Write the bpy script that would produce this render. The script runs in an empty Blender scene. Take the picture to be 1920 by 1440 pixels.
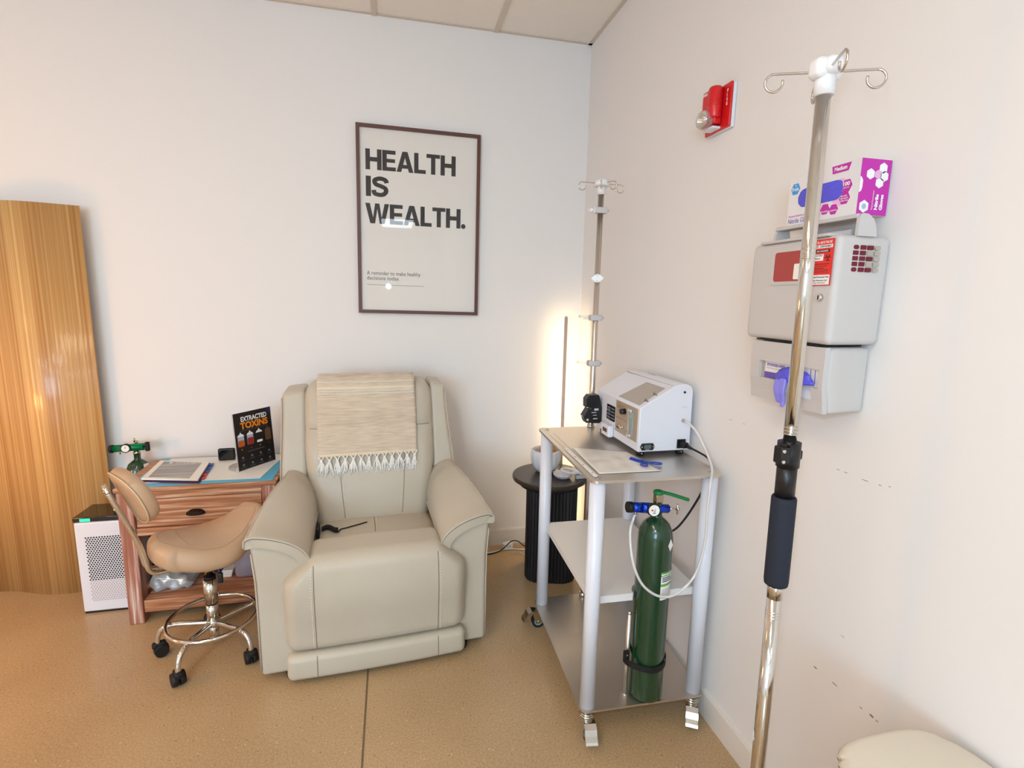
import bpy, bmesh, math, random
from mathutils import Vector, Matrix
from mathutils.bvhtree import BVHTree
random.seed(7)
sc = bpy.context.scene
COL = sc.collection
PI = math.pi

# ------------------------------------------------------------------ camera
def make_camera():
    yaw, pitch, roll = 0.229997, -0.162956, 0.019932
    cy, sy, cp, sp, cr, sr = math.cos(yaw), math.sin(yaw), math.cos(pitch), math.sin(pitch), math.cos(roll), math.sin(roll)
    f = Vector((sy*cp, cy*cp, sp)); r0 = Vector((cy, -sy, 0)); u0 = r0.cross(f)
    r = cr*r0 + sr*u0; u = -sr*r0 + cr*u0
    cd = bpy.data.cameras.new('camera'); co = bpy.data.objects.new('camera', cd); COL.objects.link(co)
    M = Matrix(((r.x, u.x, -f.x, -1.07612), (r.y, u.y, -f.y, -2.87146), (r.z, u.z, -f.z, 1.47037), (0, 0, 0, 1)))
    co.matrix_world = M
    cd.sensor_width = 36; cd.lens = 965.397*36/1920; cd.clip_start = 0.02
    sc.camera = co
make_camera()

# ------------------------------------------------------------------ world, lamps, exposure
w = bpy.data.worlds.new('world'); sc.world = w; w.use_nodes = True
w.node_tree.nodes['Background'].inputs[0].default_value = (0.9, 0.9, 0.9, 1)
w.node_tree.nodes['Background'].inputs[1].default_value = 0.12
sc.view_settings.view_transform = 'Standard'; sc.view_settings.look = 'None'
sc.view_settings.exposure = -0.08; sc.view_settings.gamma = 1.0; sc.view_settings.use_curve_mapping = False
def lamp(name, kind, loc, power, color, size=0.1, rot=None, **k):
    d = bpy.data.lights.new(name, kind); d.energy = power; d.color = color
    if kind == 'AREA':
        d.shape = 'RECTANGLE'; d.size = size; d.size_y = k.get('size_y', size)
    else: d.shadow_soft_size = size
    o = bpy.data.objects.new(name, d); COL.objects.link(o); o.location = loc
    if rot: o.rotation_euler = rot
    return o
lamp('camera_flash', 'POINT', (-1.105, -2.86, 1.580), 17, (0.72, 0.86, 1.0), 0.026)
lamp('orange_room_lamp', 'POINT', (-3.35, -1.15, 0.85), 26, (1.0, 0.42, 0.10), 0.12)
lamp('warm_wall_light', 'POINT', (-3.7, -1.2, 2.35), 7, (1.0, 0.52, 0.22), 0.15)

fill = lamp('cool_fill', 'AREA', (-3.9, -8.3, 1.65), 200, (0.50, 0.76, 1.0), 2.6, size_y=1.7)  # added soft cool fill from behind the camera, no known window there
fill.rotation_euler = Vector((2.6, 8.3, -0.35)).to_track_quat('-Z', 'Y').to_euler()

# ------------------------------------------------------------------ materials
def lin(c):
    if isinstance(c, str):
        c = c.lstrip('#'); c = tuple(int(c[i:i+2], 16)/255 for i in (0, 2, 4))
    return tuple((v/12.92 if v <= 0.04045 else ((v+0.055)/1.055)**2.4) for v in c[:3]) + (1,)
def mat(name, color, rough=0.5, metal=0.0, coat=0.0, emit=None, estr=0, trans=0, ior=1.45, bump=None, var=None, alpha=None, sheen=0, spec=None, sss=0):
    m = bpy.data.materials.new(name); m.use_nodes = True
    nt = m.node_tree; b = nt.nodes['Principled BSDF']
    b.inputs['Base Color'].default_value = lin(color); b.inputs['Roughness'].default_value = rough
    b.inputs['Metallic'].default_value = metal; b.inputs['Coat Weight'].default_value = coat
    b.inputs['Coat Roughness'].default_value = 0.08
    b.inputs['Transmission Weight'].default_value = trans; b.inputs['IOR'].default_value = ior
    b.inputs['Sheen Weight'].default_value = sheen
    if spec is not None: b.inputs['Specular IOR Level'].default_value = spec
    if alpha is not None: b.inputs['Alpha'].default_value = alpha
    if emit: b.inputs['Emission Color'].default_value = lin(emit); b.inputs['Emission Strength'].default_value = estr
    tc = nt.nodes.new('ShaderNodeTexCoord')
    def noise(scale, vec=(1, 1, 1), detail=4):
        mp = nt.nodes.new('ShaderNodeMapping'); mp.inputs['Scale'].default_value = vec
        nt.links.new(tc.outputs['Object'], mp.inputs['Vector'])
        n = nt.nodes.new('ShaderNodeTexNoise'); n.inputs['Scale'].default_value = scale; n.inputs['Detail'].default_value = detail
        nt.links.new(mp.outputs[0], n.inputs['Vector']); return n
    if var:      # (other colour, scale, vec, lo, hi)
        n = noise(var[1], var[2]); r = nt.nodes.new('ShaderNodeValToRGB')
        r.color_ramp.elements[0].position = var[3]; r.color_ramp.elements[1].position = var[4]
        r.color_ramp.elements[0].color = lin(color); r.color_ramp.elements[1].color = lin(var[0])
        nt.links.new(n.outputs['Fac'], r.inputs[0]); nt.links.new(r.outputs[0], b.inputs['Base Color'])
    if bump:     # (scale, strength, vec)
        n = noise(bump[0], bump[2] if len(bump) > 2 else (1, 1, 1)); bp = nt.nodes.new('ShaderNodeBump')
        bp.inputs['Strength'].default_value = bump[1]; bp.inputs['Distance'].default_value = 0.01
        nt.links.new(n.outputs['Fac'], bp.inputs['Height']); nt.links.new(bp.outputs[0], b.inputs['Normal'])
    return m
def thin_glass(name, tint=(1, 1, 1), rough=0.01, extra=0.0, body=None, bodyf=0.0):
    m = bpy.data.materials.new(name); m.use_nodes = True; nt = m.node_tree; nt.nodes.clear()
    o = nt.nodes.new('ShaderNodeOutputMaterial'); t = nt.nodes.new('ShaderNodeBsdfTransparent'); g = nt.nodes.new('ShaderNodeBsdfGlossy')
    t.inputs[0].default_value = (*tint, 1); g.inputs['Roughness'].default_value = rough
    f = nt.nodes.new('ShaderNodeLayerWeight'); f.inputs[0].default_value = 0.5
    pw = nt.nodes.new('ShaderNodeMath'); pw.operation = 'POWER'; pw.inputs[1].default_value = 5; nt.links.new(f.outputs['Facing'], pw.inputs[0])
    a = nt.nodes.new('ShaderNodeMath'); a.operation = 'MULTIPLY_ADD'; a.inputs[1].default_value = 0.9; a.inputs[2].default_value = 0.04+extra; nt.links.new(pw.outputs[0], a.inputs[0])
    mx = nt.nodes.new('ShaderNodeMixShader'); nt.links.new(a.outputs[0], mx.inputs[0])
    src = t.outputs[0]
    if body:
        d = nt.nodes.new('ShaderNodeBsdfDiffuse'); d.inputs[0].default_value = lin(body)
        m2 = nt.nodes.new('ShaderNodeMixShader'); m2.inputs[0].default_value = bodyf
        nt.links.new(t.outputs[0], m2.inputs[1]); nt.links.new(d.outputs[0], m2.inputs[2]); src = m2.outputs[0]
    nt.links.new(src, mx.inputs[1]); nt.links.new(g.outputs[0], mx.inputs[2]); nt.links.new(mx.outputs[0], o.inputs[0])
    return m

def floor_material():
    m = mat('polished concrete', '#9a8468', 0.32, bump=(35, 0.03)); nt = m.node_tree; b = nt.nodes['Principled BSDF']
    b.inputs['Coat Weight'].default_value = 0.25; b.inputs['Coat Roughness'].default_value = 0.12
    tc = nt.nodes.new('ShaderNodeTexCoord')
    def N(s, d=4, off=0):
        n = nt.nodes.new('ShaderNodeTexNoise'); n.inputs['Scale'].default_value = s; n.inputs['Detail'].default_value = d
        nt.links.new(tc.outputs['Object'], n.inputs['Vector']); return n.outputs['Fac']
    def ramp(src, p0, c0, p1, c1):
        r = nt.nodes.new('ShaderNodeValToRGB'); r.color_ramp.elements[0].position = p0; r.color_ramp.elements[1].position = p1
        r.color_ramp.elements[0].color = lin(c0); r.color_ramp.elements[1].color = lin(c1); nt.links.new(src, r.inputs[0]); return r.outputs[0]
    def mix(f, a, bb, fac=None):
        x = nt.nodes.new('ShaderNodeMix'); x.data_type = 'RGBA'
        if f is not None: nt.links.new(f, x.inputs[0])
        else: x.inputs[0].default_value = fac
        nt.links.new(a, x.inputs[6]); 
        if hasattr(bb, 'is_output'): nt.links.new(bb, x.inputs[7])
        else: x.inputs[7].default_value = lin(bb)
        return x.outputs[2]
    base = ramp(N(2.2, 5), 0.3, '#ab8f69', 0.7, '#c0a47c')
    fine = ramp(N(160, 3), 0.35, '#98795a', 0.7, '#cfb48c')
    c = mix(None, base, fine, 0.42)
    def specks(scale, thr, color, cc):
        v = nt.nodes.new('ShaderNodeTexVoronoi'); v.inputs['Scale'].default_value = scale
        nt.links.new(tc.outputs['Object'], v.inputs['Vector'])
        q = nt.nodes.new('ShaderNodeSeparateColor'); nt.links.new(v.outputs['Color'], q.inputs[0])
        a = nt.nodes.new('ShaderNodeMath'); a.operation = 'GREATER_THAN'; a.inputs[1].default_value = thr[0]; nt.links.new(q.outputs[0], a.inputs[0])
        d = nt.nodes.new('ShaderNodeMath'); d.operation = 'LESS_THAN'; d.inputs[1].default_value = thr[1]; nt.links.new(v.outputs['Distance'], d.inputs[0])
        e = nt.nodes.new('ShaderNodeMath'); e.operation = 'MULTIPLY'; nt.links.new(a.outputs[0], e.inputs[0]); nt.links.new(d.outputs[0], e.inputs[1])
        return mix(e.outputs[0], cc, color)
    c = specks(150, (0.80, 0.26), '#b8a27e', c)
    c = specks(110, (0.95, 0.22), '#6d5a44', c)
    c = specks(80, (0.955, 0.17), '#d8caa8', c)
    nt.links.new(c, b.inputs['Base Color'])
    return m
def wood_material(name, c1, c2, c3, axis, scale=1.0, rough=0.5, dark=None, bs=0.15):
    """grain runs along axis (0 x, 1 y, 2 z)"""
    m = mat(name, c1, rough); nt = m.node_tree; b = nt.nodes['Principled BSDF']
    tc = nt.nodes.new('ShaderNodeTexCoord'); vec = [26*scale]*3; vec[axis] = 1.2*scale
    mp = nt.nodes.new('ShaderNodeMapping'); mp.inputs['Scale'].default_value = vec; nt.links.new(tc.outputs['Object'], mp.inputs['Vector'])
    n = nt.nodes.new('ShaderNodeTexNoise'); n.inputs['Scale'].default_value = 1.0; n.inputs['Detail'].default_value = 6; n.inputs['Distortion'].default_value = 0.4
    nt.links.new(mp.outputs[0], n.inputs['Vector'])
    r = nt.nodes.new('ShaderNodeValToRGB'); e = r.color_ramp.elements
    e[0].position = 0.32; e[0].color = lin(c1); e[1].position = 0.52; e[1].color = lin(c2)
    x = e.new(0.74); x.color = lin(c3)
    if dark: x = e.new(0.44); x.color = lin(dark)
    nt.links.new(n.outputs['Fac'], r.inputs[0]); nt.links.new(r.outputs[0], b.inputs['Base Color'])
    bp = nt.nodes.new('ShaderNodeBump'); bp.inputs['Strength'].default_value = bs; bp.inputs['Distance'].default_value = 0.004
    nt.links.new(n.outputs['Fac'], bp.inputs['Height']); nt.links.new(bp.outputs[0], b.inputs['Normal'])
    return m
def bamboo_material():
    m = mat('bamboo', '#d9a65f', 0.34, coat=0.3); nt = m.node_tree; b = nt.nodes['Principled BSDF']
    tc = nt.nodes.new('ShaderNodeTexCoord')
    def N(vec, det=5):
        mp = nt.nodes.new('ShaderNodeMapping'); mp.inputs['Scale'].default_value = vec; nt.links.new(tc.outputs['Object'], mp.inputs['Vector'])
        n = nt.nodes.new('ShaderNodeTexNoise'); n.inputs['Scale'].default_value = 1; n.inputs['Detail'].default_value = det
        nt.links.new(mp.outputs[0], n.inputs['Vector']); return n.outputs['Fac']
    a = N((170, 20, 0.5)); r = nt.nodes.new('ShaderNodeValToRGB'); e = r.color_ramp.elements
    e[0].position = 0.3; e[0].color = lin('#c48d4d'); e[1].position = 0.7; e[1].color = lin('#e6c184')
    nt.links.new(a, r.inputs[0])
    k = N((12, 6, 0.25), 3); r2 = nt.nodes.new('ShaderNodeValToRGB'); e = r2.color_ramp.elements
    e[0].position = 0.35; e[0].color = (0.74, 0.64, 0.55, 1); e[1].position = 0.62; e[1].color = (1, 1, 1, 1)
    nt.links.new(k, r2.inputs[0])
    mx = nt.nodes.new('ShaderNodeMix'); mx.data_type = 'RGBA'; mx.blend_type = 'MULTIPLY'; mx.inputs[0].default_value = 1
    nt.links.new(r.outputs[0], mx.inputs[6]); nt.links.new(r2.outputs[0], mx.inputs[7]); nt.links.new(mx.outputs[2], b.inputs['Base Color'])
    return m
def weave_material():
    m = mat('woven cotton', '#d8c4a4', 0.9, sheen=0.2); nt = m.node_tree; b = nt.nodes['Principled BSDF']
    tc = nt.nodes.new('ShaderNodeTexCoord')
    def W(axis, s):
        n = nt.nodes.new('ShaderNodeTexWave'); n.bands_direction = axis; n.inputs['Scale'].default_value = s; n.inputs['Distortion'].default_value = 1.5
        n.inputs['Detail'].default_value = 1
        nt.links.new(tc.outputs['Object'], n.inputs['Vector']); return n.outputs['Fac']
    a = nt.nodes.new('ShaderNodeMath'); a.operation = 'MULTIPLY'; nt.links.new(W('X', 75), a.inputs[0]); nt.links.new(W('Z', 75), a.inputs[1])
    mp = nt.nodes.new('ShaderNodeMapping'); mp.inputs['Scale'].default_value = (14, 14, 210); nt.links.new(tc.outputs['Object'], mp.inputs['Vector'])
    n = nt.nodes.new('ShaderNodeTexNoise'); n.inputs['Scale'].default_value = 1; n.inputs['Detail'].default_value = 5; nt.links.new(mp.outputs[0], n.inputs['Vector'])
    s = nt.nodes.new('ShaderNodeMath'); s.operation = 'MULTIPLY_ADD'; s.inputs[1].default_value = 0.35; nt.links.new(a.outputs[0], s.inputs[0]); nt.links.new(n.outputs['Fac'], s.inputs[2])
    r = nt.nodes.new('ShaderNodeValToRGB'); e = r.color_ramp.elements
    e[0].position = 0.34; e[0].color = lin('#bfab95'); e[1].position = 0.80; e[1].color = lin('#e0d0bb')
    nt.links.new(s.outputs[0], r.inputs[0]); nt.links.new(r.outputs[0], b.inputs['Base Color'])
    bp = nt.nodes.new('ShaderNodeBump'); bp.inputs['Strength'].default_value = 0.5; bp.inputs['Distance'].default_value = 0.003
    nt.links.new(s.outputs[0], bp.inputs['Height']); nt.links.new(bp.outputs[0], b.inputs['Normal'])
    return m

M = dict(
    wall=mat('wall paint', '#e7e4e2', 0.75, bump=(90, 0.02)),
    ceil=mat('ceiling tile', '#efeae3', 0.9, bump=(160, 0.15)),
    grid=mat('ceiling grid metal', '#d2c8bb', 0.6),
    base=mat('baseboard paint', '#e2dcd5', 0.45),
    floor=floor_material(),
    joint=mat('floor joint sealant', '#75614a', 0.7),
    leather=mat('beige leather', '#c2b8a7', 0.36, bump=(190, 0.10), var=('#bbb09e', 3, (1, 1, 1), 0.35, 0.7)),
    seam=mat('leather seam', '#85796a', 0.6),
    stitch=mat('leather stitch', '#e6dece', 0.6),
    tan=mat('tan vinyl', '#bd9c7d', 0.42, bump=(150, 0.04)),
    piping=mat('tan piping', '#d6bb9a', 0.35),
    chrome=mat('chrome', '#d8d4ce', 0.08, 1.0),
    steel=mat('stainless steel', '#cfc8c0', 0.24, 1.0),
    alu=mat('brushed aluminium', '#d6d0c8', 0.38, 1.0, bump=(300, 0.02, (1, 0.02, 1))),
    white_metal=mat('white enamel', '#dee0e9', 0.3, coat=0.2),
    white_plastic=mat('white plastic', '#e8e8ea', 0.35),
    white_shelf=mat('white shelf laminate', '#e6e4e2', 0.35),
    black=mat('black plastic', '#17171a', 0.35),
    rubber=mat('black rubber', '#0e0e10', 0.6),
    foam=mat('black foam grip', '#1d2330', 0.8, bump=(300, 0.2)),
    blackgloss=mat('glossy black', '#0b0b0d', 0.08, coat=0.6),
    blackwood=mat('black painted wood', '#16161a', 0.45),
    black_top=mat('black satin table top', '#3a3129', 0.27),  # brown tone carries the warm lamp reflection on the black top
    grey_wheel=mat('grey wheel hub', '#7c929c', 0.4),
    bamboo=bamboo_material(),
    weave=weave_material(),
    fringe=mat('white cotton yarn', '#f0ece6', 0.85),
    weave_band=mat('plain woven band', '#e3d2b2', 0.9),
    frame=mat('walnut frame', '#5c3a30', 0.4, bump=(40, 0.1, (1, 1, 12))),
    paper=mat('poster paper', '#e3dfd9', 0.7),
    ink=mat('black ink', '#211b1b', 0.6),
    glass=thin_glass('picture glass', rough=0.015),
    clear=thin_glass('clear plastic', rough=0.05, extra=0.03, body='#e8ecee', bodyf=0.22),
    lens=thin_glass('strobe lens', rough=0.04, extra=0.10, body='#f0f0ea', bodyf=0.12),
    jug=thin_glass('milky plastic', tint=(.86, .84, .9), rough=0.15, extra=0.02, body='#b9aebb', bodyf=0.55),
    tubing=thin_glass('silicone tubing', rough=0.15, extra=0.05, body='#e9e7e6', bodyf=0.72),
    desk_x=wood_material('whitewashed wood along', '#96603f', '#b98460', '#dcc0a6', 0, dark='#a8704c', bs=.3, scale=3.0),
    desk_z=wood_material('whitewashed wood upright', '#8f5a47', '#ad7864', '#dfd0c6', 2, dark='#9d6653', scale=2.8, bs=.3),
    desk_in=wood_material('desk wood inside', '#8f5837', '#a36a45', '#bd9070', 0),
    bronze=mat('dark bronze', '#2c2019', 0.35, 0.7),
    blue=mat('blue pad backing', '#5fb4d8', 0.6),
    pad=mat('white pad', '#eceae6', 0.9, bump=(120, 0.2)),
    sheet=mat('white paper', '#efece6', 0.7),
    grey_print=mat('grey printed cover', '#8f8a86', 0.35, var=('#b5b1ad', 2.2, (1, 14, 1), 0.45, 0.7)),
    navy=mat('navy card', '#1d2352', 0.6), red=mat('red tab', '#d22f2c', 0.6), darkred=mat('maroon card', '#6d1226', 0.6),
    bluetab=mat('blue tab', '#2b55a8', 0.6),
    cardblack=mat('black printed card', '#1b1819', 0.3), orange=mat('orange print', '#f08a1c', 0.5), whiteprint=mat('white print', '#f1f1f1', 0.5),
    greyprint=mat('grey print', '#6f7278', 0.6), brownprint=mat('brown print', '#6b4a33', 0.5), amber=mat('amber print', '#c25a1a', 0.5),
    redprint=mat('dark red print', '#a02a20', 0.5), pale_blue=mat('pale blue print', '#a9bccf', 0.5),
    green_cyl=mat('green cylinder paint', '#163b23', 0.22, coat=0.5), green_cap=mat('bright green anodised', '#0c8a55', 0.22, 0.6),
    green_key=mat('green plastic key', '#147a40', 0.3), blue_anod=mat('blue anodised', '#1a45cf', 0.22, 0.75),
    brass=mat('nickel brass', '#b8ab93', 0.25, 1.0), dial=mat('gauge dial', '#ecebe8', 0.4),
    led=mat('green light', '#30e090', 0.4, emit='#2cf09a', estr=1.6),
    beige=mat('beige plastic', '#c8c4c2', 0.5), beige2=mat('grey beige plastic', '#c3c1c2', 0.5),
    redwin=mat('red sharps bin plastic', '#a8423e', 0.3), redlabel=mat('red label', '#e0322a', 0.45),
    magenta=mat('magenta print', '#c22ea8', 0.45), boxwhite=mat('white carton', '#e4e2e4', 0.55), nitrile=mat('blue nitrile', '#5a58da', 0.4, bump=(30, 0.3)),
    nitrile2=mat('pale blue nitrile', '#8a86e8', 0.4, bump=(30, 0.2)), skyblue=mat('sky blue print', '#3f9ae0', 0.45), pink=mat('pale pink print', '#eab6dc', 0.5),
    purple=mat('purple print', '#6b56a8', 0.5),
    alarm=mat('alarm red', '#d0171c', 0.3, coat=0.2), cream=mat('cream plastic', '#dbd2c1', 0.38), creamside=mat('cream plastic body', '#ddcdb2', 0.45),
    panelgrey=mat('taupe panel', '#ada59b', 0.4), panelbrown=mat('beige control panel', '#a89680', 0.35),
    lcd=mat('dim display', '#5b6c66', 0.2), scissors=mat('royal blue plastic', '#2342a8', 0.3),
    salt=mat('orange wooden item', '#c98a55', 0.5), ceramic=mat('white ceramic', '#dcdce2', 0.35),
    packet=mat('translucent packet', '#e6e1d9', 0.3, bump=(14, 0.5), coat=0.3), packetp=mat('packet insert', '#e6e2dc', 0.5),
    lampbody=mat('taupe lamp pole', '#cbb6a9', 0.45),
    cobble=mat('whitish mixed things', '#c9c6c4', 0.5),
    stripes=mat('blue grey basket', '#6c7790', 0.6), bagtext=mat('teal print', '#2a9c94', 0.6),
)
def emissive(name, col, s):
    m = bpy.data.materials.new(name); m.use_nodes = True; nt = m.node_tree; nt.nodes.clear()
    o = nt.nodes.new('ShaderNodeOutputMaterial'); e = nt.nodes.new('ShaderNodeEmission'); e.inputs[0].default_value = (*col, 1); e.inputs[1].default_value = s
    nt.links.new(e.outputs[0], o.inputs[0]); return m
M['strip'] = emissive('warm light strip', (1.0, 0.74, 0.42), 42)
M['diffuser'] = emissive('ceiling light diffuser', (0.80, 0.92, 1.0), 15)
M['warm_fill'] = emissive('added warm panel diffuser', (1.0, 0.82, 0.60), 11.5)  # glow of the added warm panel

# ------------------------------------------------------------------ helpers
def V(*a): return Vector(a if len(a) > 1 else a[0])
class MB:
    def __init__(s): s.bm = bmesh.new()
    def _mi(s, faces, mi, smooth):
        for f in faces: f.material_index = mi; f.smooth = smooth
    def quadmesh(s, verts, faces, mi=0, smooth=False):
        vs = [s.bm.verts.new(v) for v in verts]; out = []
        for f in faces:
            try: out.append(s.bm.faces.new([vs[i] for i in f]))
            except ValueError: pass
        s._mi(out, mi, smooth); return vs
    def box(s, lo, hi, mi=0, bevel=0, seg=2, xf=None):
        x0, y0, z0 = lo; x1, y1, z1 = hi
        vs = [s.bm.verts.new(p) for p in ((x0,y0,z0),(x1,y0,z0),(x1,y1,z0),(x0,y1,z0),(x0,y0,z1),(x1,y0,z1),(x1,y1,z1),(x0,y1,z1))]
        fs = [s.bm.faces.new([vs[i] for i in f]) for f in ((0,3,2,1),(4,5,6,7),(0,1,5,4),(1,2,6,5),(2,3,7,6),(3,0,4,7))]
        s._mi(fs, mi, False)
        if bevel:
            es = list({e for f in fs for e in f.edges})
            r = bmesh.ops.bevel(s.bm, geom=es, offset=bevel, segments=seg, profile=0.5, affect='EDGES')
            s._mi(r['faces'], mi, True); vs = list({v for f in r['faces'] for v in f.verts} | {v for v in vs if v.is_valid})
        if xf is not None:
            for v in vs: v.co = xf @ v.co
        return vs
    def ring(s, c, n, r, k, ref=None):
        n = n.normalized(); a = n.orthogonal().normalized() if ref is None else ref
        b = n.cross(a).normalized(); a = b.cross(n).normalized()
        return [s.bm.verts.new(c + r*(math.cos(2*PI*i/k)*a + math.sin(2*PI*i/k)*b)) for i in range(k)], a
    def bridge(s, r1, r2, mi, smooth=True):
        k = len(r1)
        for i in range(k):
            f = s.bm.faces.new((r1[i], r1[(i+1) % k], r2[(i+1) % k], r2[i])); f.material_index = mi; f.smooth = smooth
    def cap(s, r, mi, flip=False):
        f = s.bm.faces.new(r[::-1] if flip else r); f.material_index = mi; f.smooth = False
    def cyl(s, p0, p1, r0, r1=None, k=24, mi=0, caps=True):
        p0, p1 = V(p0), V(p1); r1 = r0 if r1 is None else r1
        a, ref = s.ring(p0, p1-p0, r0, k); b, _ = s.ring(p1, p1-p0, r1, k, ref)
        s.bridge(a, b, mi)
        if caps: s.cap(a, mi, True); s.cap(b, mi)
    def tube(s, pts, r, k=10, mi=0, smooth=True, closed=False, sub=6):
        pts = [V(p) for p in pts]
        if smooth and len(pts) > 2: pts = catmull(pts, sub, closed)
        n = len(pts); ref = None; rings = []
        for i, p in enumerate(pts):
            if closed: d = pts[(i+1) % n]-pts[i-1]
            else: d = pts[min(i+1, n-1)]-pts[max(i-1, 0)]
            if d.length < 1e-9: d = V(0, 0, 1)
            rr = r(i/(n-1)) if callable(r) else r
            if ref is not None and abs(d.normalized().dot(ref)) > 0.98: ref = None
            q, ref = s.ring(p, d, rr, k, ref); rings.append(q)
        for a, b in zip(rings, rings[1:]): s.bridge(a, b, mi)
        if closed:
            # match the first ring to the last with the least twist
            a, b = rings[-1], rings[0]; off = min(range(k), key=lambda o: sum((a[i].co-b[(i+o) % k].co).length for i in range(k)))
            s.bridge(a, b[off:]+b[:off], mi)
        else: s.cap(rings[0], mi, True); s.cap(rings[-1], mi)
    def lathe(s, prof, c=(0, 0, 0), axis=(0, 0, 1), k=32, mi=0, smooth=True, closed=True):
        c = V(c); ax = V(axis).normalized(); ref = ax.orthogonal().normalized(); rings = []
        for r, h in prof:
            q, _ = s.ring(c+ax*h, ax, max(r, 1e-5), k, ref); rings.append(q)
        for a, b in zip(rings, rings[1:]): s.bridge(a, b, mi, smooth)
        if closed: s.cap(rings[0], mi, True); s.cap(rings[-1], mi)
    def plate(s, pts, O, X, Y, t=0.0006, mi=0, smooth=False, both=True):
        """polygon (2d pts) on the plane O,X,Y extruded by t along X x Y"""
        O, X, Y = V(O), V(X).normalized(), V(Y).normalized(); N = X.cross(Y)
        a = [s.bm.verts.new(O+X*p[0]+Y*p[1]) for p in pts]; b = [s.bm.verts.new(v.co+N*t) for v in a]
        fs = [s.bm.faces.new(b), s.bm.faces.new(a[::-1])]; k = len(a)
        for i in range(k):
            f = s.bm.faces.new((a[i], a[(i+1) % k], b[(i+1) % k], b[i])); f.material_index = mi; f.smooth = smooth
        s._mi(fs, mi, False)
    def text(s, body, O, X, Y, w=None, h=None, mi=0, bold=0.0, t=0.0004):
        cu = bpy.data.curves.new('txt', 'FONT'); cu.body = body; cu.size = 1; cu.offset = bold; cu.resolution_u = 3
        ob = bpy.data.objects.new('txt', cu); COL.objects.link(ob)
        dg = bpy.context.evaluated_depsgraph_get(); me = bpy.data.meshes.new_from_object(ob.evaluated_get(dg))
        COL.objects.unlink(ob); bpy.data.objects.remove(ob); bpy.data.curves.remove(cu)
        if not me.vertices: return
        xs = [v.co.x for v in me.vertices]; ys = [v.co.y for v in me.vertices]
        x0, x1, y0, y1 = min(xs), max(xs), min(ys), max(ys)
        sx = w/(x1-x0) if w else None; sy = h/(y1-y0) if h else None
        sx = sx or sy; sy = sy or sx
        O, X, Y = V(O), V(X).normalized(), V(Y).normalized(); N = X.cross(Y)
        vs = [s.bm.verts.new(O+X*((v.co.x-x0)*sx)+Y*((v.co.y-y0)*sy)+N*t) for v in me.vertices]
        for p in me.polygons:
            try: f = s.bm.faces.new([vs[i] for i in p.vertices]); f.material_index = mi
            except ValueError: pass
        bpy.data.meshes.remove(me)
    def soft(s, size, r, deform=None, n=(10, 10, 10), k=4, mi=0, c=(0, 0, 0)):
        """rounded box built as a fine grid, then bent by deform"""
        h = [size[i]/2 for i in range(3)]; rr = min(r, *[x*0.999 for x in h]); c = V(c)
        ax = []
        for i in range(3):
            inner = h[i]-rr; m = max(1, n[i])
            mid = [-inner+2*inner*j/m for j in range(m+1)]
            up = [inner+rr*math.tan(math.radians(45)*j/k) for j in range(1, k+1)]
            ax.append([-v for v in up[::-1]]+mid+up)
        cache = {}
        def vert(p):
            key = tuple(round(q, 7) for q in p)
            if key in cache: return cache[key]
            P = V(p); inn = V([max(-(h[i]-rr), min(h[i]-rr, p[i])) for i in range(3)]); d = P-inn
            if d.length > 1e-9: P = inn+d.normalized()*rr
            P = P+c
            if deform: P = V(deform(P))
            v = s.bm.verts.new(P); cache[key] = v; return v
        for a in range(3):
            u, w_ = (a+1) % 3, (a+2) % 3
            for sgn in (-1, 1):
                for i in range(len(ax[u])-1):
                    for j in range(len(ax[w_])-1):
                        q = []
                        for (ii, jj) in ((i, j), (i+1, j), (i+1, j+1), (i, j+1)):
                            p = [0, 0, 0]; p[a] = sgn*h[a]; p[u] = ax[u][ii]; p[w_] = ax[w_][jj]; q.append(vert(p))
                        if sgn < 0: q = q[::-1]
                        if len(set(q)) == 4:
                            try: f = s.bm.faces.new(q); f.smooth = True; f.material_index = mi
                            except ValueError: pass
    def build(s, name, mats, parent=None, sub=0, solid=0, normals=True):
        if normals: bmesh.ops.recalc_face_normals(s.bm, faces=s.bm.faces)
        me = bpy.data.meshes.new(name); s.bm.to_mesh(me); s.bm.free()
        for m in (mats if isinstance(mats, (list, tuple)) else [mats]): me.materials.append(M[m] if isinstance(m, str) else m)
        o = bpy.data.objects.new(name, me); COL.objects.link(o)
        if parent is not None: o.parent = parent
        if solid: q = o.modifiers.new('s', 'SOLIDIFY'); q.thickness = solid
        if sub: q = o.modifiers.new('u', 'SUBSURF'); q.levels = sub; q.render_levels = sub
        return o
def catmull(p, sub, closed=False):
    out = []; n = len(p); rng = range(n if closed else n-1)
    for i in rng:
        g = (lambda j: p[j % n]) if closed else (lambda j: p[max(0, min(n-1, j))])
        a, b, c, d = g(i-1), g(i), g(i+1), g(i+2)
        for k in range(sub):
            t = k/sub
            out.append(0.5*((2*b)+(c-a)*t+(2*a-5*b+4*c-d)*t*t+(3*b-a-3*c+d)*t**3))
    if not closed: out.append(p[-1].copy())
    return out
def thing(name, label, cat, loc=(0, 0, 0), rz=0, group=None):
    o = bpy.data.objects.new(name, None); COL.objects.link(o); o.empty_display_size = 0.05
    o.location = loc; o.rotation_euler = (0, 0, math.radians(rz)); o['label'] = label; o['category'] = cat
    if group: o['group'] = group
    return o
def tag(o, label, cat, group=None, kind=None):
    o['label'] = label; o['category'] = cat
    if group: o['group'] = group
    if kind: o['kind'] = kind
    return o
def struct(o): o['kind'] = 'structure'; return o
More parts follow.
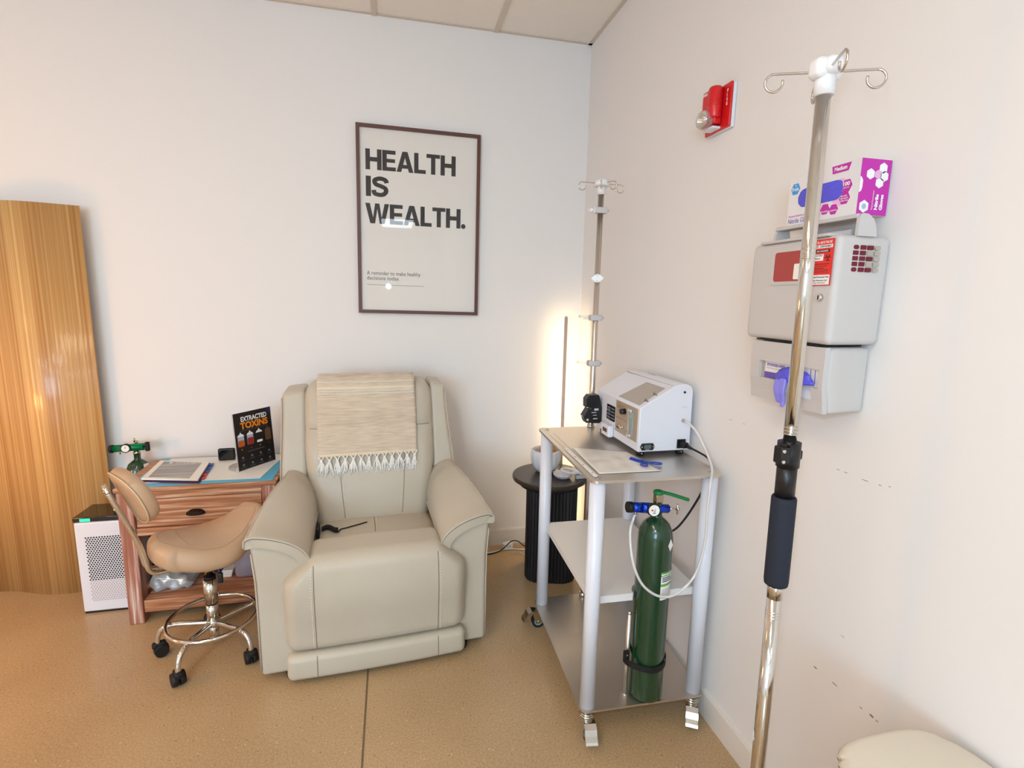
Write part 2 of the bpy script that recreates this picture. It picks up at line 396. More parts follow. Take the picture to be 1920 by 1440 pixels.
def rrect(x0, y0, x1, y1, r, k=4):
    pts = []
    for cx, cy, a0 in ((x1-r, y1-r, 0), (x0+r, y1-r, 90), (x0+r, y0+r, 180), (x1-r, y0+r, 270)):
        for i in range(k+1):
            a = math.radians(a0+90*i/k); pts.append((cx+r*math.cos(a), cy+r*math.sin(a)))
    return pts
def hexa(cx, cy, r, rx=1.0, a0=30): return [(cx+r*rx*math.cos(math.radians(a0+60*i)), cy+r*math.sin(math.radians(a0+60*i))) for i in range(6)]
def circ(cx, cy, r, k=20, ry=None): return [(cx+r*math.cos(2*PI*i/k), cy+(ry or r)*math.sin(2*PI*i/k)) for i in range(k)]
def lerp(a, b, t): return a+(b-a)*t
def sstep(a, b, x):
    t = max(0, min(1, (x-a)/(b-a))); return t*t*(3-2*t)

SCUFFS = [(-1.864, .524, .006, .0022), (-1.926, .525, .009, .0015), (-2.002, .523, .004, .0015), (-2.03, .526, .006, .003), (-2.044, .525, .004, .0015), (-1.43, 1.095, .009, .0008), (-1.496, 1.097, .005, .0008),
          (-1.857, 1.068, .005, .0009), (-1.879, 1.068, .006, .0009), (-1.933, 1.067, .010, .0009), (-1.971, 1.069, .004, .001), (-1.994, 1.074, .003, .001), (-1.727, .571, .001, .003), (-1.93, .661, .006, .0008)]
# ------------------------------------------------------------------ the room
H = 2.835
def room():
    X0, Y0 = -5.6, -8.6
    m = MB(); m.box((X0, Y0, -0.1), (0, 0, 0)); struct(m.build('floor', 'floor'))
    m = MB(); m.box((-1.197, Y0+0.1, -0.0005), (-1.190, -0.01, 0.0007)); struct(m.build('trim_1', 'joint'))
    m = MB(); m.box((X0, Y0, H), (0, 0, H+0.1)); struct(m.build('ceiling', 'ceil'))
    m = MB()
    x = -0.526
    while x > X0: m.box((x-0.012, Y0, H-0.007), (x+0.012, 0, H)); x -= 0.6096
    y = -1.22
    while y > Y0: m.box((X0, y-0.012, H-0.006), (0, y+0.012, H)); y -= 1.2192
    m.box((X0, -0.02, H-0.004), (0, 0, H)); m.box((-0.02, Y0, H-0.004), (0, 0, H))
    struct(m.build('trim_2', 'grid'))
    m = MB(); m.box((X0, 0, -0.1), (0.1, 0.1, H+0.1)); struct(m.build('wall_back', 'wall'))
    m = MB(); m.box((0, Y0, -0.1), (0.1, 0, H+0.1))
    for (y, z, a, b) in SCUFFS: m.plate(circ(y, z, a, 8, b), (-.0001, 0, 0), (0, 1, 0), (0, 0, 1), t=-.0002, mi=1)
    struct(m.build('wall_right', ['wall', mat('scuff', '#8f8880', .8)]))
    m = MB(); m.box((X0-0.1, Y0, -0.1), (X0, 0.1, H+0.1)); struct(m.build('wall_left', 'wall'))
    m = MB(); m.box((X0-0.1, Y0-0.1, -0.1), (0.1, Y0, H+0.1)); struct(m.build('wall_front', 'wall'))
    prof = [(0, 0), (0.011, 0), (0.011, 0.09), (0.008, 0.098), (0, 0.098)]
    m = MB(); m.plate([(-p[0], p[1]) for p in prof], (X0, 0, 0), (0, 1, 0), (0, 0, 1), t=-X0); struct(m.build('baseboard_back', 'base'))
    m = MB(); m.plate([(-p[0], p[1]) for p in prof], (0, Y0, 0), (1, 0, 0), (0, 0, 1), t=Y0); o = struct(m.build('baseboard_right', 'base'))
room()
def ceiling_light(x, y, label, g='recessed ceiling lights behind the camera', dm='diffuser'):
    t = thing('ceiling_light', label, 'ceiling light', (x, y, H), group=g)
    m = MB()
    for a, b in (((-.30, -.60), (.30, -.58)), ((-.30, .58), (.30, .60)), ((-.30, -.58), (-.28, .58)), ((.28, -.58), (.30, .58))):
        m.box((a[0], a[1], -.012), (b[0], b[1], -.001))
    m.build('frame', 'white_metal', t)
    m = MB(); m.box((-.28, -.58, -.009), (.28, .58, -.002)); m.build('diffuser', dm, t)
for x, y in ((-0.95, -7.4), (-3.1, -7.4), (-2.45, -4.4), (-4.3, -5.2)): ceiling_light(x, y, 'recessed rectangular ceiling light panel behind the camera')
ceiling_light(-2.05, -2.75, 'added unseen warm light panel above the camera', None, 'warm_fill')  # added out of view to warm and brighten chair tops and floor

# ------------------------------------------------------------------ poster
def poster():
    t = thing('framed_poster', 'framed white HEALTH IS WEALTH poster with dark brown frame on back wall', 'poster', (-0.925, -0.001, 1.852))
    t.rotation_euler = (0, math.radians(0.6), 0)
    w, h, f = 0.316, 0.470, 0.017
    m = MB()
    O, I = [(-w, -h), (w, -h), (w, h), (-w, h)], [(-w+f, -h+f), (w-f, -h+f), (w-f, h-f), (-w+f, h-f)]
    for i in range(4):
        j = (i+1) % 4; m.plate([O[i], O[j], I[j], I[i]], (0, 0, 0), (1, 0, 0), (0, 0, 1), t=0.024)
    m.build('frame', 'frame', t)
    m = MB(); m.box((-w+f, -.012, -h+f), (w-f, -.004, h-f)); m.build('print', 'paper', t)
    # heavy grotesque lettering drawn letter by letter; unit cap height 1
    S = 0.225
    def P(*p): return [list(p)]
    def rect(a, b, c, d): return [(a, b), (c, b), (c, d), (a, d)]
    G = {'H': (0.80, [rect(0, 0, S, 1), rect(.80-S, 0, .80, 1), rect(S, .40, .80-S, .61)]),
         'E': (0.68, [rect(0, 0, S, 1), rect(S, 0, .68, .19), rect(S, .41, .64, .59), rect(S, .81, .67, 1)]),
         'L': (0.60, [rect(0, 0, S, 1), rect(S, 0, .60, .19)]),
         'T': (0.70, [rect(0, .81, .70, 1), rect(.35-S/2, 0, .35+S/2, .81)]),
         'I': (S, [rect(0, 0, S, 1)]),
         'A': (0.86, [[(0, 0), (.235, 0), (.43, .70), (.43, 1), (.30, 1)], [(.625, 0), (.86, 0), (.56, 1), (.43, 1), (.43, .70)], [(.27, .18), (.59, .18), (.54, .36), (.32, .36)]]),
         'W': (1.22, [[(0, 1), (.235, 1), (.39, .30), (.39, 0), (.24, 0)], [(.39, 0), (.39, .30), (.50, 1), (.61, 1), (.61, .72), (.49, 0)], [(.83, 0), (.83, .30), (.72, 1), (.61, 1), (.61, .72), (.73, 0)], [(1.22, 1), (.985, 1), (.83, .30), (.83, 0), (.98, 0)]]),
         '.': (0.24, [circ(.12, .12, .125)])}
    mm = MB()
    def word(txt, x, z, cap, width, gap=0.035):
        adv = sum(G[c][0] if c in G else 0.74 for c in txt)+gap*(len(txt)-1)
        sx = width/adv; cx = 0
        for c in txt:
            if c == 'S':
                ctrl = [(.66, .70), (.60, .84), (.37, .905), (.16, .83), (.125, .72), (.20, .60), (.42, .52), (.60, .42), (.625, .27), (.52, .13), (.34, .095), (.13, .15), (.085, .32)]
                pp = catmull([V(a, b, 0) for a, b in ctrl], 5); hw = .103
                L, R = [], []
                for i, p in enumerate(pp):
                    d = (pp[min(i+1, len(pp)-1)]-pp[max(i-1, 0)]).normalized(); n = V(-d.y, d.x, 0); L.append(p+n*hw); R.append(p-n*hw)
                for i in range(len(pp)-1):
                    mm.plate([(x+(cx+q.x)*sx, z+q.y*cap) for q in (L[i], R[i], R[i+1], L[i+1])], (0, -.012, 0), (1, 0, 0), (0, 0, 1), t=.0005)
                cx += .74+gap
            else:
                for poly in G[c][1]:
                    mm.plate([(x+(cx+a)*sx, z+b*cap) for a, b in poly], (0, -.012, 0), (1, 0, 0), (0, 0, 1), t=.0005)
                cx += G[c][0]+gap
    word('HEALTH', -.271, .254, .100, .458)
    word('IS', -.271, .124, .099, .113)
    word('WEALTH.', -.275, -.010, .100, .518)
    mm.build('headline', 'ink', t); mm = MB()
    mm.text('A reminder to make healthy', (-.272, -.012, -.278), (1, 0, 0), (0, 0, 1), w=.277, h=.027)
    mm.text('decisions today.', (-.272, -.012, -.303), (1, 0, 0), (0, 0, 1), w=.167, h=.026)
    mm.plate([(-.272, -.323), (.022, -.323), (.022, -.3215), (-.272, -.3215)], (0, -.012, 0), (1, 0, 0), (0, 0, 1))
    mm.build('small_text', 'ink', t)
    m = MB(); m.quadmesh([(-w+f, -.0165, -h+f), (w-f, -.0165, -h+f), (w-f, -.0165, h-f), (-w+f, -.0165, h-f)], [(0, 1, 2, 3)]); m.build('glass', 'glass', t, normals=False)
poster()

# ------------------------------------------------------------------ bamboo screen
def screen():
    m = MB(); n = 240; Hh = 1.85
    def c(s):
        x = -2.45-s; return V(x, -.070-.042*math.cos((x+2.66)*2*PI/.66), 0)
    cols = []
    for i in range(n+1):
        s = 1.05*i/n; p = c(s); d = (c(s+.001)-c(s-.001)).normalized(); nrm = V(-d.y, d.x, 0)
        if nrm.y > 0: nrm = -nrm
        g = .0005 if i % 4 == 0 else 0
        cols.append((p+nrm*(.006-g), p-nrm*.006))
    for a, b in zip(cols, cols[1:]):
        v = [a[0], b[0], b[1], a[1]]; bot = [q.copy() for q in v]; top = [q+V(0, 0, Hh) for q in v]
        m.quadmesh(bot+top, [(0, 1, 5, 4), (2, 3, 7, 6), (4, 5, 6, 7), (3, 2, 1, 0)], smooth=True)
    for q, e in ((cols[0], 0), (cols[-1], 0)):
        m.quadmesh([q[0], q[1], q[1]+V(0, 0, Hh), q[0]+V(0, 0, Hh)], [(0, 1, 2, 3)])
    bmesh.ops.remove_doubles(m.bm, verts=m.bm.verts, dist=1e-5)
    tag(m.build('bamboo_screen', 'bamboo'), 'tall wavy honey coloured bamboo screen against the back wall at far left', 'folding screen')
screen()

# ------------------------------------------------------------------ air purifier
def purifier():
    t = thing('air_purifier', 'white air purifier tower with black top and green light between screen and desk', 'air purifier', (-2.365, -.235, 0))
    x0, x1, y0, y1, z1 = -.117, .112, -.086, .075, .445
    m = MB(); m.box((x0+.004, y0+.004, 0), (x1-.004, y1-.004, .008)); m.build('base', 'black', t)
    m = MB(); m.box((x0, y0, .008), (x1, y1, z1-.001), bevel=.008, seg=3); m.build('body', 'white_metal', t)
    m = MB(); m.box((x0-.001, y0-.001, z1), (x1+.001, y1+.001, z1+.024), bevel=.004); m.build('top_panel', 'blackgloss', t)
    m = MB(); m.box((x0+.028, y0-.003, z1+.004), (x0+.068, y0-.0005, z1+.017), bevel=.001); m.build('status_light', 'led', t)
    m = MB(); px = .0108; r = 0
    z = z1-.075
    while z > .055:
        x = x0+.042+(px/2 if r % 2 else 0)
        while x < x1-.012:
            dark = z > .165
            m.plate(hexa(x, z, .0040), (0, y0-.0001, 0), (1, 0, 0), (0, 0, 1), t=.0004, mi=0 if dark else 1)
            x += px
        z -= px*.86; r += 1
    m.build('grille', ['rubber', mat('grille dimple', '#b9b2b4', .5)], t)
purifier()

# ------------------------------------------------------------------ desk
DX0, DX1, DY0, DY1, DZ = -2.242, -1.606, -.452, -.045, .640
def desk():
    t = thing('side_desk', 'small reddish whitewashed wooden desk with one drawer behind the tan stool', 'desk', (DX0, DY0, 0))
    W, D = DX1-DX0, DY1-DY0
    for (x, y) in ((0, 0), (W-.06, 0), (0, D-.06), (W-.06, D-.06)):
        m = MB(); m.box((x, y, 0), (x+.06, y+.06, DZ-.022), bevel=.004); m.build('leg', 'desk_z', t)
    m = MB(); m.box((-.006, -.008, DZ-.020), (W+.006, D+.006, DZ), bevel=.004); m.build('top', 'desk_x', t)
    m = MB(); m.box((.061, .006, DZ-.058), (W-.061, .035, DZ-.0225), bevel=.002); m.build('top_rail', 'desk_x', t)
    d = MB(); d.box((.064, .010, .452), (W-.064, .030, DZ-.061), bevel=.002)
    d = d.build('drawer', 'desk_x', t)
    m = MB()
    k = 20; pts = []
    for i in range(k+1):
        u = PI*i/k
        pts.append([V(.3+.037*math.cos(u), .0095-.024*math.sin(u)**.8*math.cos(v), .500+.024*math.sin(u)**.8*math.sin(v)) for v in [PI/2*j/8 for j in range(9)]])
    for a, b in zip(pts, pts[1:]):
        m.quadmesh(a+b, [(j, j+1, 9+j+1, 9+j) for j in range(8)], smooth=True)
    m.plate(rrect(-.033, -.002, .033, .003, .001), (.3, .010, .502), (1, 0, 0), (0, 0, 1), t=.004)
    m.build('handle', 'bronze', d, solid=.002)
    m = MB(); m.box((.061, .008, .413), (W-.061, .034, .448), bevel=.002); m.build('lower_rail', 'desk_x', t)
    m = MB(); m.box((.061, .034, .447), (W-.061, D-.02, .452)); m.build('drawer_floor', 'desk_in', t)
    m = MB(); m.box((.061, .006, .050), (W-.061, .034, .108), bevel=.003); m.build('shelf_rail', 'desk_x', t)
    m = MB(); m.box((.061, .0345, .085), (W-.061, D-.05, .106), bevel=.001); m.build('bottom_shelf', 'desk_x', t)
    m = MB(); m.box((.061, D-.05, .445), (W-.061, D-.03, DZ-.022)); m.build('back_panel', 'desk_in', t)
    for y in (.061,):
        for x in (.012, W-.034):
            m = MB(); m.box((x, y, .445), (x+.022, D-.061, DZ-.022)); m.build('side_panel', 'desk_x', t)
            m = MB(); m.box((x, y, .060), (x+.022, D-.061, .106)); m.build('side_rail', 'desk_x', t)
desk()

def desk_items():
    # absorbent pad
    t = thing('absorbent_pad', 'white absorbent pad with light blue edges spread over the desk top', 'pad', (-1.90, -.25, DZ))
    m = MB(); m.box((-.300, -.207, .0005), (.284, .205, .003), bevel=.001); m.build('backing', 'blue', t)
    m = MB(); m.plate([(-.285, -.160), (.225, -.178), (.268, .190), (-.270, .195)], (0, 0, .003), (1, 0, 0), (0, 1, 0), t=.0015); m.build('absorbent_layer', 'pad', t)
    z = DZ+.0048
    # folder
    t = thing('folder', 'white folder with grey printed cover and coloured tabs lying on the desk', 'folder', (0, 0, z))
    q = [(-2.165, -.395), (-1.921, -.452), (-1.955, -.190), (-2.190, -.130)]
    def grow(s, dx=0, dy=0):
        cx = sum(p[0] for p in q)/4; cy = sum(p[1] for p in q)/4; return [(cx+(p[0]-cx)*s+dx, cy+(p[1]-cy)*s+dy) for p in q]
    m = MB(); m.plate(grow(1.0, .008, -.006), (0, 0, .0002), (1, 0, 0), (0, 1, 0), t=.004); m.build('maroon_sheet', 'darkred', t)
    m = MB(); m.plate(grow(1.0, .004, -.003), (0, 0, .0044), (1, 0, 0), (0, 1, 0), t=.005); m.build('navy_sheet', 'navy', t)
    m = MB(); m.plate(grow(1.0), (0, 0, .0096), (1, 0, 0), (0, 1, 0), t=.006)
    m.plate([(-2.142, -.380), (-1.962, -.428), (-1.985, -.200), (-2.165, -.152)], (0, 0, .0156), (1, 0, 0), (0, 1, 0), t=.0006, mi=1)
    m.text('ELEVATE', (-2.105, -.192, .0163), (1, -.25, 0), (.25, 1, 0), w=.095, h=.016, mi=2)
    m.plate(circ(-2.124, -.182, .009, 12), (0, 0, .0163), (1, 0, 0), (0, 1, 0), t=.0004, mi=2)
    m.build('cover', ['sheet', 'grey_print', 'whiteprint'], t)
    for i, c in enumerate(('red', 'red', 'bluetab', 'bluetab', 'bluetab')):
        y = -.415+.046*i; xs = lerp(-1.925, -1.955, (y+.45)/.26)
        m = MB(); m.plate([(xs-.006, y), (xs+.022, y+.001), (xs+.020, y+.033), (xs-.010, y+.038)], (0, 0, .0035+.0011*i), (1, 0, 0), (0, 1, 0), t=.001); m.build('tab', c, t)
    # flyer with grey oval
    m = MB(); m.plate([(-1.865, -.26), (-1.800, -.30), (-1.765, -.19), (-1.845, -.165)], (0, 0, z), (1, 0, 0), (0, 1, 0), t=.0006, mi=0)
    m.plate(circ(-1.833, -.232, .024, 20, .05), (0, 0, z+.0006), (1, 0, 0), (0, 1, 0), t=.0003, mi=1)
    tag(m.build('flyer', ['sheet', 'pinkgrey']), 'small white flyer with grey oval beside the black card stand', 'flyer')
    # black device
    t = thing('tablet_speaker', 'small black rounded device standing at the back of the desk', 'device', (-1.895, -.125, z), 3)
    m = MB(); m.soft((.078, .022, .062), .010, c=(0, 0, .0315), n=(3, 1, 3)); m.build('case', 'black', t)
    m = MB(); m.plate(rrect(-.032, .009, .032, .055, .005), (0, -.0112, 0), (1, 0, 0), (0, 0, 1), t=.0006); m.build('screen', 'blackgloss', t)
    # card stand
    a = math.degrees(math.atan2(.17, .125))
    t = thing('card_stand', 'black EXTRACTED TOXINS card in a clear acrylic stand on the desk', 'sign', (-1.789, -.330, z), a)
    w, h = .213, .276
    bk = Matrix.Rotation(math.radians(-4), 4, 'X')
    def L(p): return bk @ V(p)
    m = MB(); m.box((-.003, 0, 0), (w+.003, .003, h), bevel=.0006, xf=bk); m.box((-.003, 0, 0), (w+.003, .07, .003))
    m.build('acrylic_holder', 'clear', t)
    m = MB(); X, Y = V(1, 0, 0), bk.to_3x3() @ V(0, 0, 1)
    O = L((0, -.0012, .003)); hh = h-.004
    m.plate([(0.002, 0), (w-.002, 0), (w-.002, hh), (.002, hh)], O, X, Y, t=.0009, mi=0)
    O2 = O+V(0, -.0010, 0)
    def q_(pts, mi, lift=0): m.plate(pts, O2+V(0, -lift, 0), X, Y, t=.0002, mi=mi)
    m.text('EXTRACTED', O2+X*.040+Y*.228, X, Y, w=.145, h=.024, mi=1, bold=.035, t=.0004)
    m.text('TOXINS', O2+X*.034+Y*.192, X, Y, w=.155, h=.033, mi=2, bold=.04, t=.0004)
    q_([(.03, .185), (.185, .185), (.185, .186), (.03, .186)], 3)
    for i, (liq, lo) in enumerate(((5, .030), (6, .034), (1, .012), (4, .05))):
        cx = .030+.051*i
        q_(rrect(cx-.017, .112, cx+.017, .160, .006), 7 if i < 2 else (0 if i == 2 else 4))
        q_(rrect(cx-.016, .112, cx+.016, .112+lo, .005), liq, .0003)
        q_([(cx-.020, .160), (cx+.020, .160), (cx+.012, .170), (cx+.004, .172), (cx+.003, .179), (cx-.003, .179), (cx-.004, .172), (cx-.012, .170)], 1 if i < 3 else 4, .0003)
        q_([(cx-.003, .094), (cx+.003, .094), (cx, .103)], 2 if i % 2 == 0 else 6)
    q_([(.062, .080), (.155, .080), (.155, .082), (.062, .082)], 3)
    for i in range(4):
        for j in range(2):
            q_(circ(.030+.05*i, .058-.035*j, .006, 12), 3); q_([(.016+.05*i, .044-.035*j), (.044+.05*i, .044-.035*j), (.044+.05*i, .0455-.035*j), (.016+.05*i, .0455-.035*j)], 3)
    q_([(w-.03, hh), (w-.03, hh-.028), (w-.003, hh-.028), (w-.003, hh)], 8)
    m.build('card', ['cardblack', 'whiteprint', 'orange', 'greyprint', 'brownprint', 'amber', 'redprint', 'pale_blue', 'navy'], t)
M['pinkgrey'] = mat('grey oval print', '#b5aaa4', 0.6)
desk_items()

def small_cylinder():
    t = thing('small_oxygen_cylinder', 'dark green oxygen cylinder with green regulator behind the purifier', 'gas cylinder', (-2.309, -.080, 0))
    m = MB(); m.lathe([(.040, 0), (.052, .006), (.053, .58), (.050, .61), (.040, .636), (.022, .652), (.014, .658), (.014, .688)], k=32); m.build('body', 'green_cyl', t)
    m = MB(); m.lathe([(.0155, .686), (.0155, .694), (.013, .696), (.013, .712)], k=20)
    m.box((-.010, -.010, .712), (.012, .012, .738)); m.cyl((.002, 0, .738), (.002, 0, .752), .006, mi=0); m.cyl((-.004, -.004, .745), (-.004, -.004, .765), .004)
    m.build('valve', 'brass', t)
    r = MB(); r.cyl((-.098, -.014, .718), (.040, -.014, .724), .0175, k=24)
    r = r.build('regulator', 'green_cap', t)
    m = MB(); m.cyl((-.106, -.014, .7177), (-.092, -.014, .7181), .0195, k=20); m.build('end_cap', 'rubber', r)
    m = MB(); m.cyl((-.030, -.026, .724), (-.030, -.040, .724), 0.0215, k=24, mi=0); m.cyl((-.030, -.0401, .724), (-.030, -.0405, .724), .0170, k=24, mi=1)
    m.box((-.031, -.0412, .722), (-.029, -.0405, .734), mi=0); m.build('gauge', ['rubber', 'dial'], r)
    m = MB(); m.cyl((-.066, -.014, .708), (-.066, -.014, .690), .005, .0025, k=12); m.build('outlet', 'brass', r)
    m = MB(); m.cyl((.041, -.014, .724), (.047, -.014, .724), .004); m.soft((.020, .016, .046), .006, c=(.054, -.014, .724), n=(1, 1, 2)); m.build('knob', 'rubber', r)
    m = MB(); m.plate([(-.012, -.014), (.012, -.014), (.012, .014), (-.012, .014)], (.047, -.028, .628), (.6, .8, 0), (0, 0, 1)); m.build('label', 'sheet', t)
small_cylinder()

def under_desk():
    z = .1065
    # bag
    def d(p):
        n = math.sin(p.x*90)*math.cos(p.z*70+p.y*60)*.006
        return (p.x+n, p.y+n*.8, max(z, p.z*(.55+.45*sstep(.12, -.05, p.x))+n+z*.45*sstep(-.05, .12, p.x)))
    m = MB(); m.soft((.17, .16, .085), .028, c=(.0, 0, z+.043), n=(14, 12, 8), deform=d)
    o = m.build('plastic_bag', 'clearbag'); o.location = (-2.095, -.310, 0); tag(o, 'crumpled clear plastic bag on the left of the desk bottom shelf', 'bag')
    m = MB(); m.soft((.095, .11, .055), .020, c=(0, 0, 0), n=(8, 8, 5), deform=lambda p: (p.x, p.y, p.z+.006*math.sin(p.x*70+p.y*40)), mi=0)
    m.plate([(-.03, .0), (.018, .004), (.018, .012), (-.03, .008)], (0, -.056, -.004), (1, 0, 0), (0, 0, 1), mi=1)
    m.plate([(-.04, -.012), (.03, -.010), (.03, -.006), (-.04, -.008)], (0, -.056, -.004), (1, 0, 0), (0, 0, 1), mi=2)
    o = m.build('folded_wrapper', ['beige', 'bagtext', 'greyprint']); o.location = (-2.120, -.300, z+.112); tag(o, 'folded printed wrapper on top of the clear bag under the desk', 'wrapper')
    # jug
    t = thing('plastic_jug', 'milky translucent plastic jug at the right of the desk bottom shelf', 'jug', (-1.765, -.270, z))
    m = MB(); m.soft((.150, .120, .185), .022, c=(0, 0, .0925), n=(4, 4, 5)); m.build('body', 'jug', t)
    m = MB(); m.tube([(-.05, 0, .183), (-.05, 0, .225), (-.01, 0, .232), (.03, 0, .222)], .009); m.build('handle', 'jug', t)
    m = MB(); m.cyl((.045, 0, .184), (.045, 0, .212), .017); m.build('cap', 'bluetab', t)
    # basket
    t = thing('wire_basket', 'dark box with blue grey striped front at the left under the desk', 'basket', (-2.115, -.165, z+.001))
    m = MB(); m.box((-.05, -.055, 0), (.07, .05, .27), bevel=.004)
    m.build('box', 'rubber', t)
    m = MB()
    for i in range(17): m.box((-.045, -.059, .012+.0152*i), (.065, -.0555, .020+.0152*i))
    m.build('stripes', 'stripes', t)
    # papers and dark blue pack
    m = MB()
    for i in range(9): m.box((-1.905+.002*(i % 3), -.30+.003*(i % 2), z+.0005+.004*i), (-1.862+.001*i, -.16, z+.0038+.004*i), bevel=.0008)
    tag(m.build('paper_stack', 'sheet'), 'small stack of white papers beside the jug under the desk', 'papers')
    m = MB(); m.box((-1.97, -.24, z+.0005), (-1.915, -.12, z+.17), bevel=.004); tag(m.build('navy_pack', 'navy'), 'dark blue pack standing left of the papers under the desk', 'pack')
M['clearbag'] = thin_glass('clear bag film', rough=0.12, extra=0.12, body='#dfe6ea', bodyf=0.45)
under_desk()

# ------------------------------------------------------------------ stool
def stool():
    cx, cy = -1.820, -.700
    t = thing('saddle_stool', 'tan saddle seat stool with small backrest and chrome five star base', 'stool', (cx, cy, 0))
    base = MB(); base.cyl((0, 0, .052), (0, 0, .130), .019, k=20)
    base.lathe([(.024, .112), (.026, .118), (.026, .134), (.022, .140)], k=20)
    base = base.build('base_hub', 'chrome', t)
    for i in range(5):
        a = math.radians(252+72*i); c, s = math.cos(a), math.sin(a)
        m = MB(); m.tube([(.015*c, .015*s, .126), (.09*c, .09*s, .132), (.150*c, .150*s, .134), (.190*c, .190*s, .118), (.207*c, .207*s, .088), (.210*c, .210*s, .058)], .0105, k=14, sub=5)
        leg = m.build('leg', 'chrome', t)
        b = a+(.9, -.5, 1.4, -.8, .5)[i]; dx, dy = math.cos(b), math.sin(b); nx, ny = -dy, dx
        px, py = .210*c, .210*s
        k = MB(); k.cyl((px, py, .045), (px, py, .060), .012, k=14)
        w0 = (px-dx*.010, py-dy*.010)
        for sgn in (-1, 1):
            k.cyl((w0[0]+nx*.004*sgn, w0[1]+ny*.004*sgn, .0275), (w0[0]+nx*.023*sgn, w0[1]+ny*.023*sgn, .0275), .0275, .0245, k=28)
        k.soft((.050, .030, .026), .010, c=(0, 0, 0), n=(2, 1, 2), deform=lambda p: (w0[0]+dx*(p.x+.006)+nx*p.y, w0[1]+dy*(p.x+.006)+ny*p.y, .050+p.z))
        k.build('caster', 'rubber', leg)
    m = MB(); m.tube([(.166*math.cos(2*PI*i/40), .166*math.sin(2*PI*i/40), .150) for i in range(40)], .0085, k=12, smooth=False, closed=True); m.build('foot_ring', 'chrome', t)
    m = MB(); m.cyl((0, 0, .140), (0, 0, .212), .0225, k=28); m.cyl((0, 0, .212), (0, 0, .218), .0245, k=28, mi=1); m.cyl((0, 0, .218), (0, 0, .322), .0262, k=28); m.cyl((0, 0, .322), (0, 0, .332), .022, mi=1, k=28); m.cyl((0, 0, .332), (0, 0, .432), .016, k=20)
    m.build('column', ['chrome', 'rubber'], t)
    m = MB(); m.box((-.075, -.06, .425), (.075, .06, .436), bevel=.002); m.box((-.15, -.022, .419), (-.02, .022, .4245))
    up = [m.build('seat_plate', 'black', t)]
    m = MB(); m.tube([(.020, -.02, .425), (.040, -.030, .405), (.050, -.042, .370), (.052, -.048, .345)], .006, k=10); m.soft((.020, .012, .045), .005, c=(.055, -.050, .345), n=(2, 1, 3)); m.build('height_lever', 'black', t)
    # saddle
    def sad(p):
        u = p.x/.205; v = p.y/.19
        taper = 1-.30*sstep(.0, 1, u)-.10*sstep(.3, 1, -u)
        top = sstep(-.02, .02, p.z)
        z = .478+p.z*1.12+(.080*max(0, u)**2.0+.030*max(0, -u)**1.6)*(.55+.45*top)
        z -= .034*v*v*(1-.5*abs(u))*(.7+.3*top)
        z += .005*top*math.exp(-((u+.62)/.35)**2)*(1-v*v)
        z -= (1-top)*.014*(1-u*u)*(1-v*v)*0
        return (p.x*1.02+.012, p.y*taper-.0, z)
    m = MB(); m.soft((.41, .35, .078), .0385, deform=sad, n=(26, 20, 1), k=5)
    # round the plan
    for v in m.bm.verts:
        x, y = (v.co.x-.012)/.21, v.co.y/.175
        r = math.sqrt(x*x+y*y)
        if r > 1e-6:
            sq = max(abs(x), abs(y)); f = lerp(1, sq/r, .72); v.co.x = .012+(v.co.x-.012)*f; v.co.y *= f
    seat = m.build('seat', 'tan', t); up.append(seat)
    bv = bvh_of(seat)
    m = MB(); pts = []
    for i in range(60):
        a = 2*PI*i/60; x, y = .012+.175*math.cos(a), .140*math.sin(a)*(1-.22*max(0, math.cos(a)))
        h = bv.ray_cast(V(x, y, 1), V(0, 0, -1))[0]
        if h: pts.append(h+V(0, 0, .0002))
    m.tube(pts, .0011, k=6, smooth=False, closed=True)
    for i in range(11):
        pass
    m.build('seam', 'tanseam', seat)
    m = MB(); pts = []
    for i in range(16):
        y = -.10+.2*i/15; x = -.075-.02*math.cos(y*12); h = bv.ray_cast(V(x, y, 1), V(0, 0, -1))[0]
        if h: pts.append(h+V(0, 0, .0002))
    m.tube(pts, .0011, k=6, smooth=False); m.build('seam', 'tanseam', seat)
    # backrest at -x, tall oval pad leaning outward
    tilt = math.radians(-20)
    c0 = V(-.224, -.0, .742)
    R = Matrix.Rotation(tilt, 3, 'Y') @ Matrix.Rotation(math.radians(6), 3, 'Z')
    def bk(p): return c0+R @ V(p.x+.5*p.y*p.y*1.6, p.y, p.z)
    m = MB(); m.soft((.052, .25, .215), .024, n=(1, 14, 14), k=4)
    for v in m.bm.verts:
        y, z = v.co.y/.125, v.co.z/.108; r = (abs(y)**2.4+abs(z)**2.4)**(1/2.4)
        if r > 1e-6: f = max(abs(y), abs(z))/r; v.co.y *= f; v.co.z *= f
        v.co = bk(v.co)
    bpad = m.build('backrest', 'tan', t); up.append(bpad)
    for sx in (-.022,):
        m = MB(); P = []
        for i in range(48):
            a = 2*PI*i/48; y, z = math.cos(a), math.sin(a); f = 1/(abs(y)**2.4+abs(z)**2.4)**(1/2.4)
            P.append(bk(V(sx, .1205*y*f, .1035*z*f)))
        m.tube(P, .0028, k=8, smooth=False, closed=True); m.build('piping', 'piping', bpad)
    # chrome frame: long U loop
    m = MB()
    for sy in (-.026, .026):
        m.tube([(-.02, sy, .425), (-.120, sy, .423), (-.180, sy, .427), (-.204, sy, .448), (-.212, sy, .49), (-.224, sy, .55), (-.252, sy, .64), (-.286, sy, .735), (-.298, sy*.9, .772)], .0085, k=12, sub=6)
    m.tube([(-.298, -.0235, .772), (-.302, -.016, .788), (-.304, 0, .793), (-.302, .016, .788), (-.298, .0235, .772)], .0085, k=12)
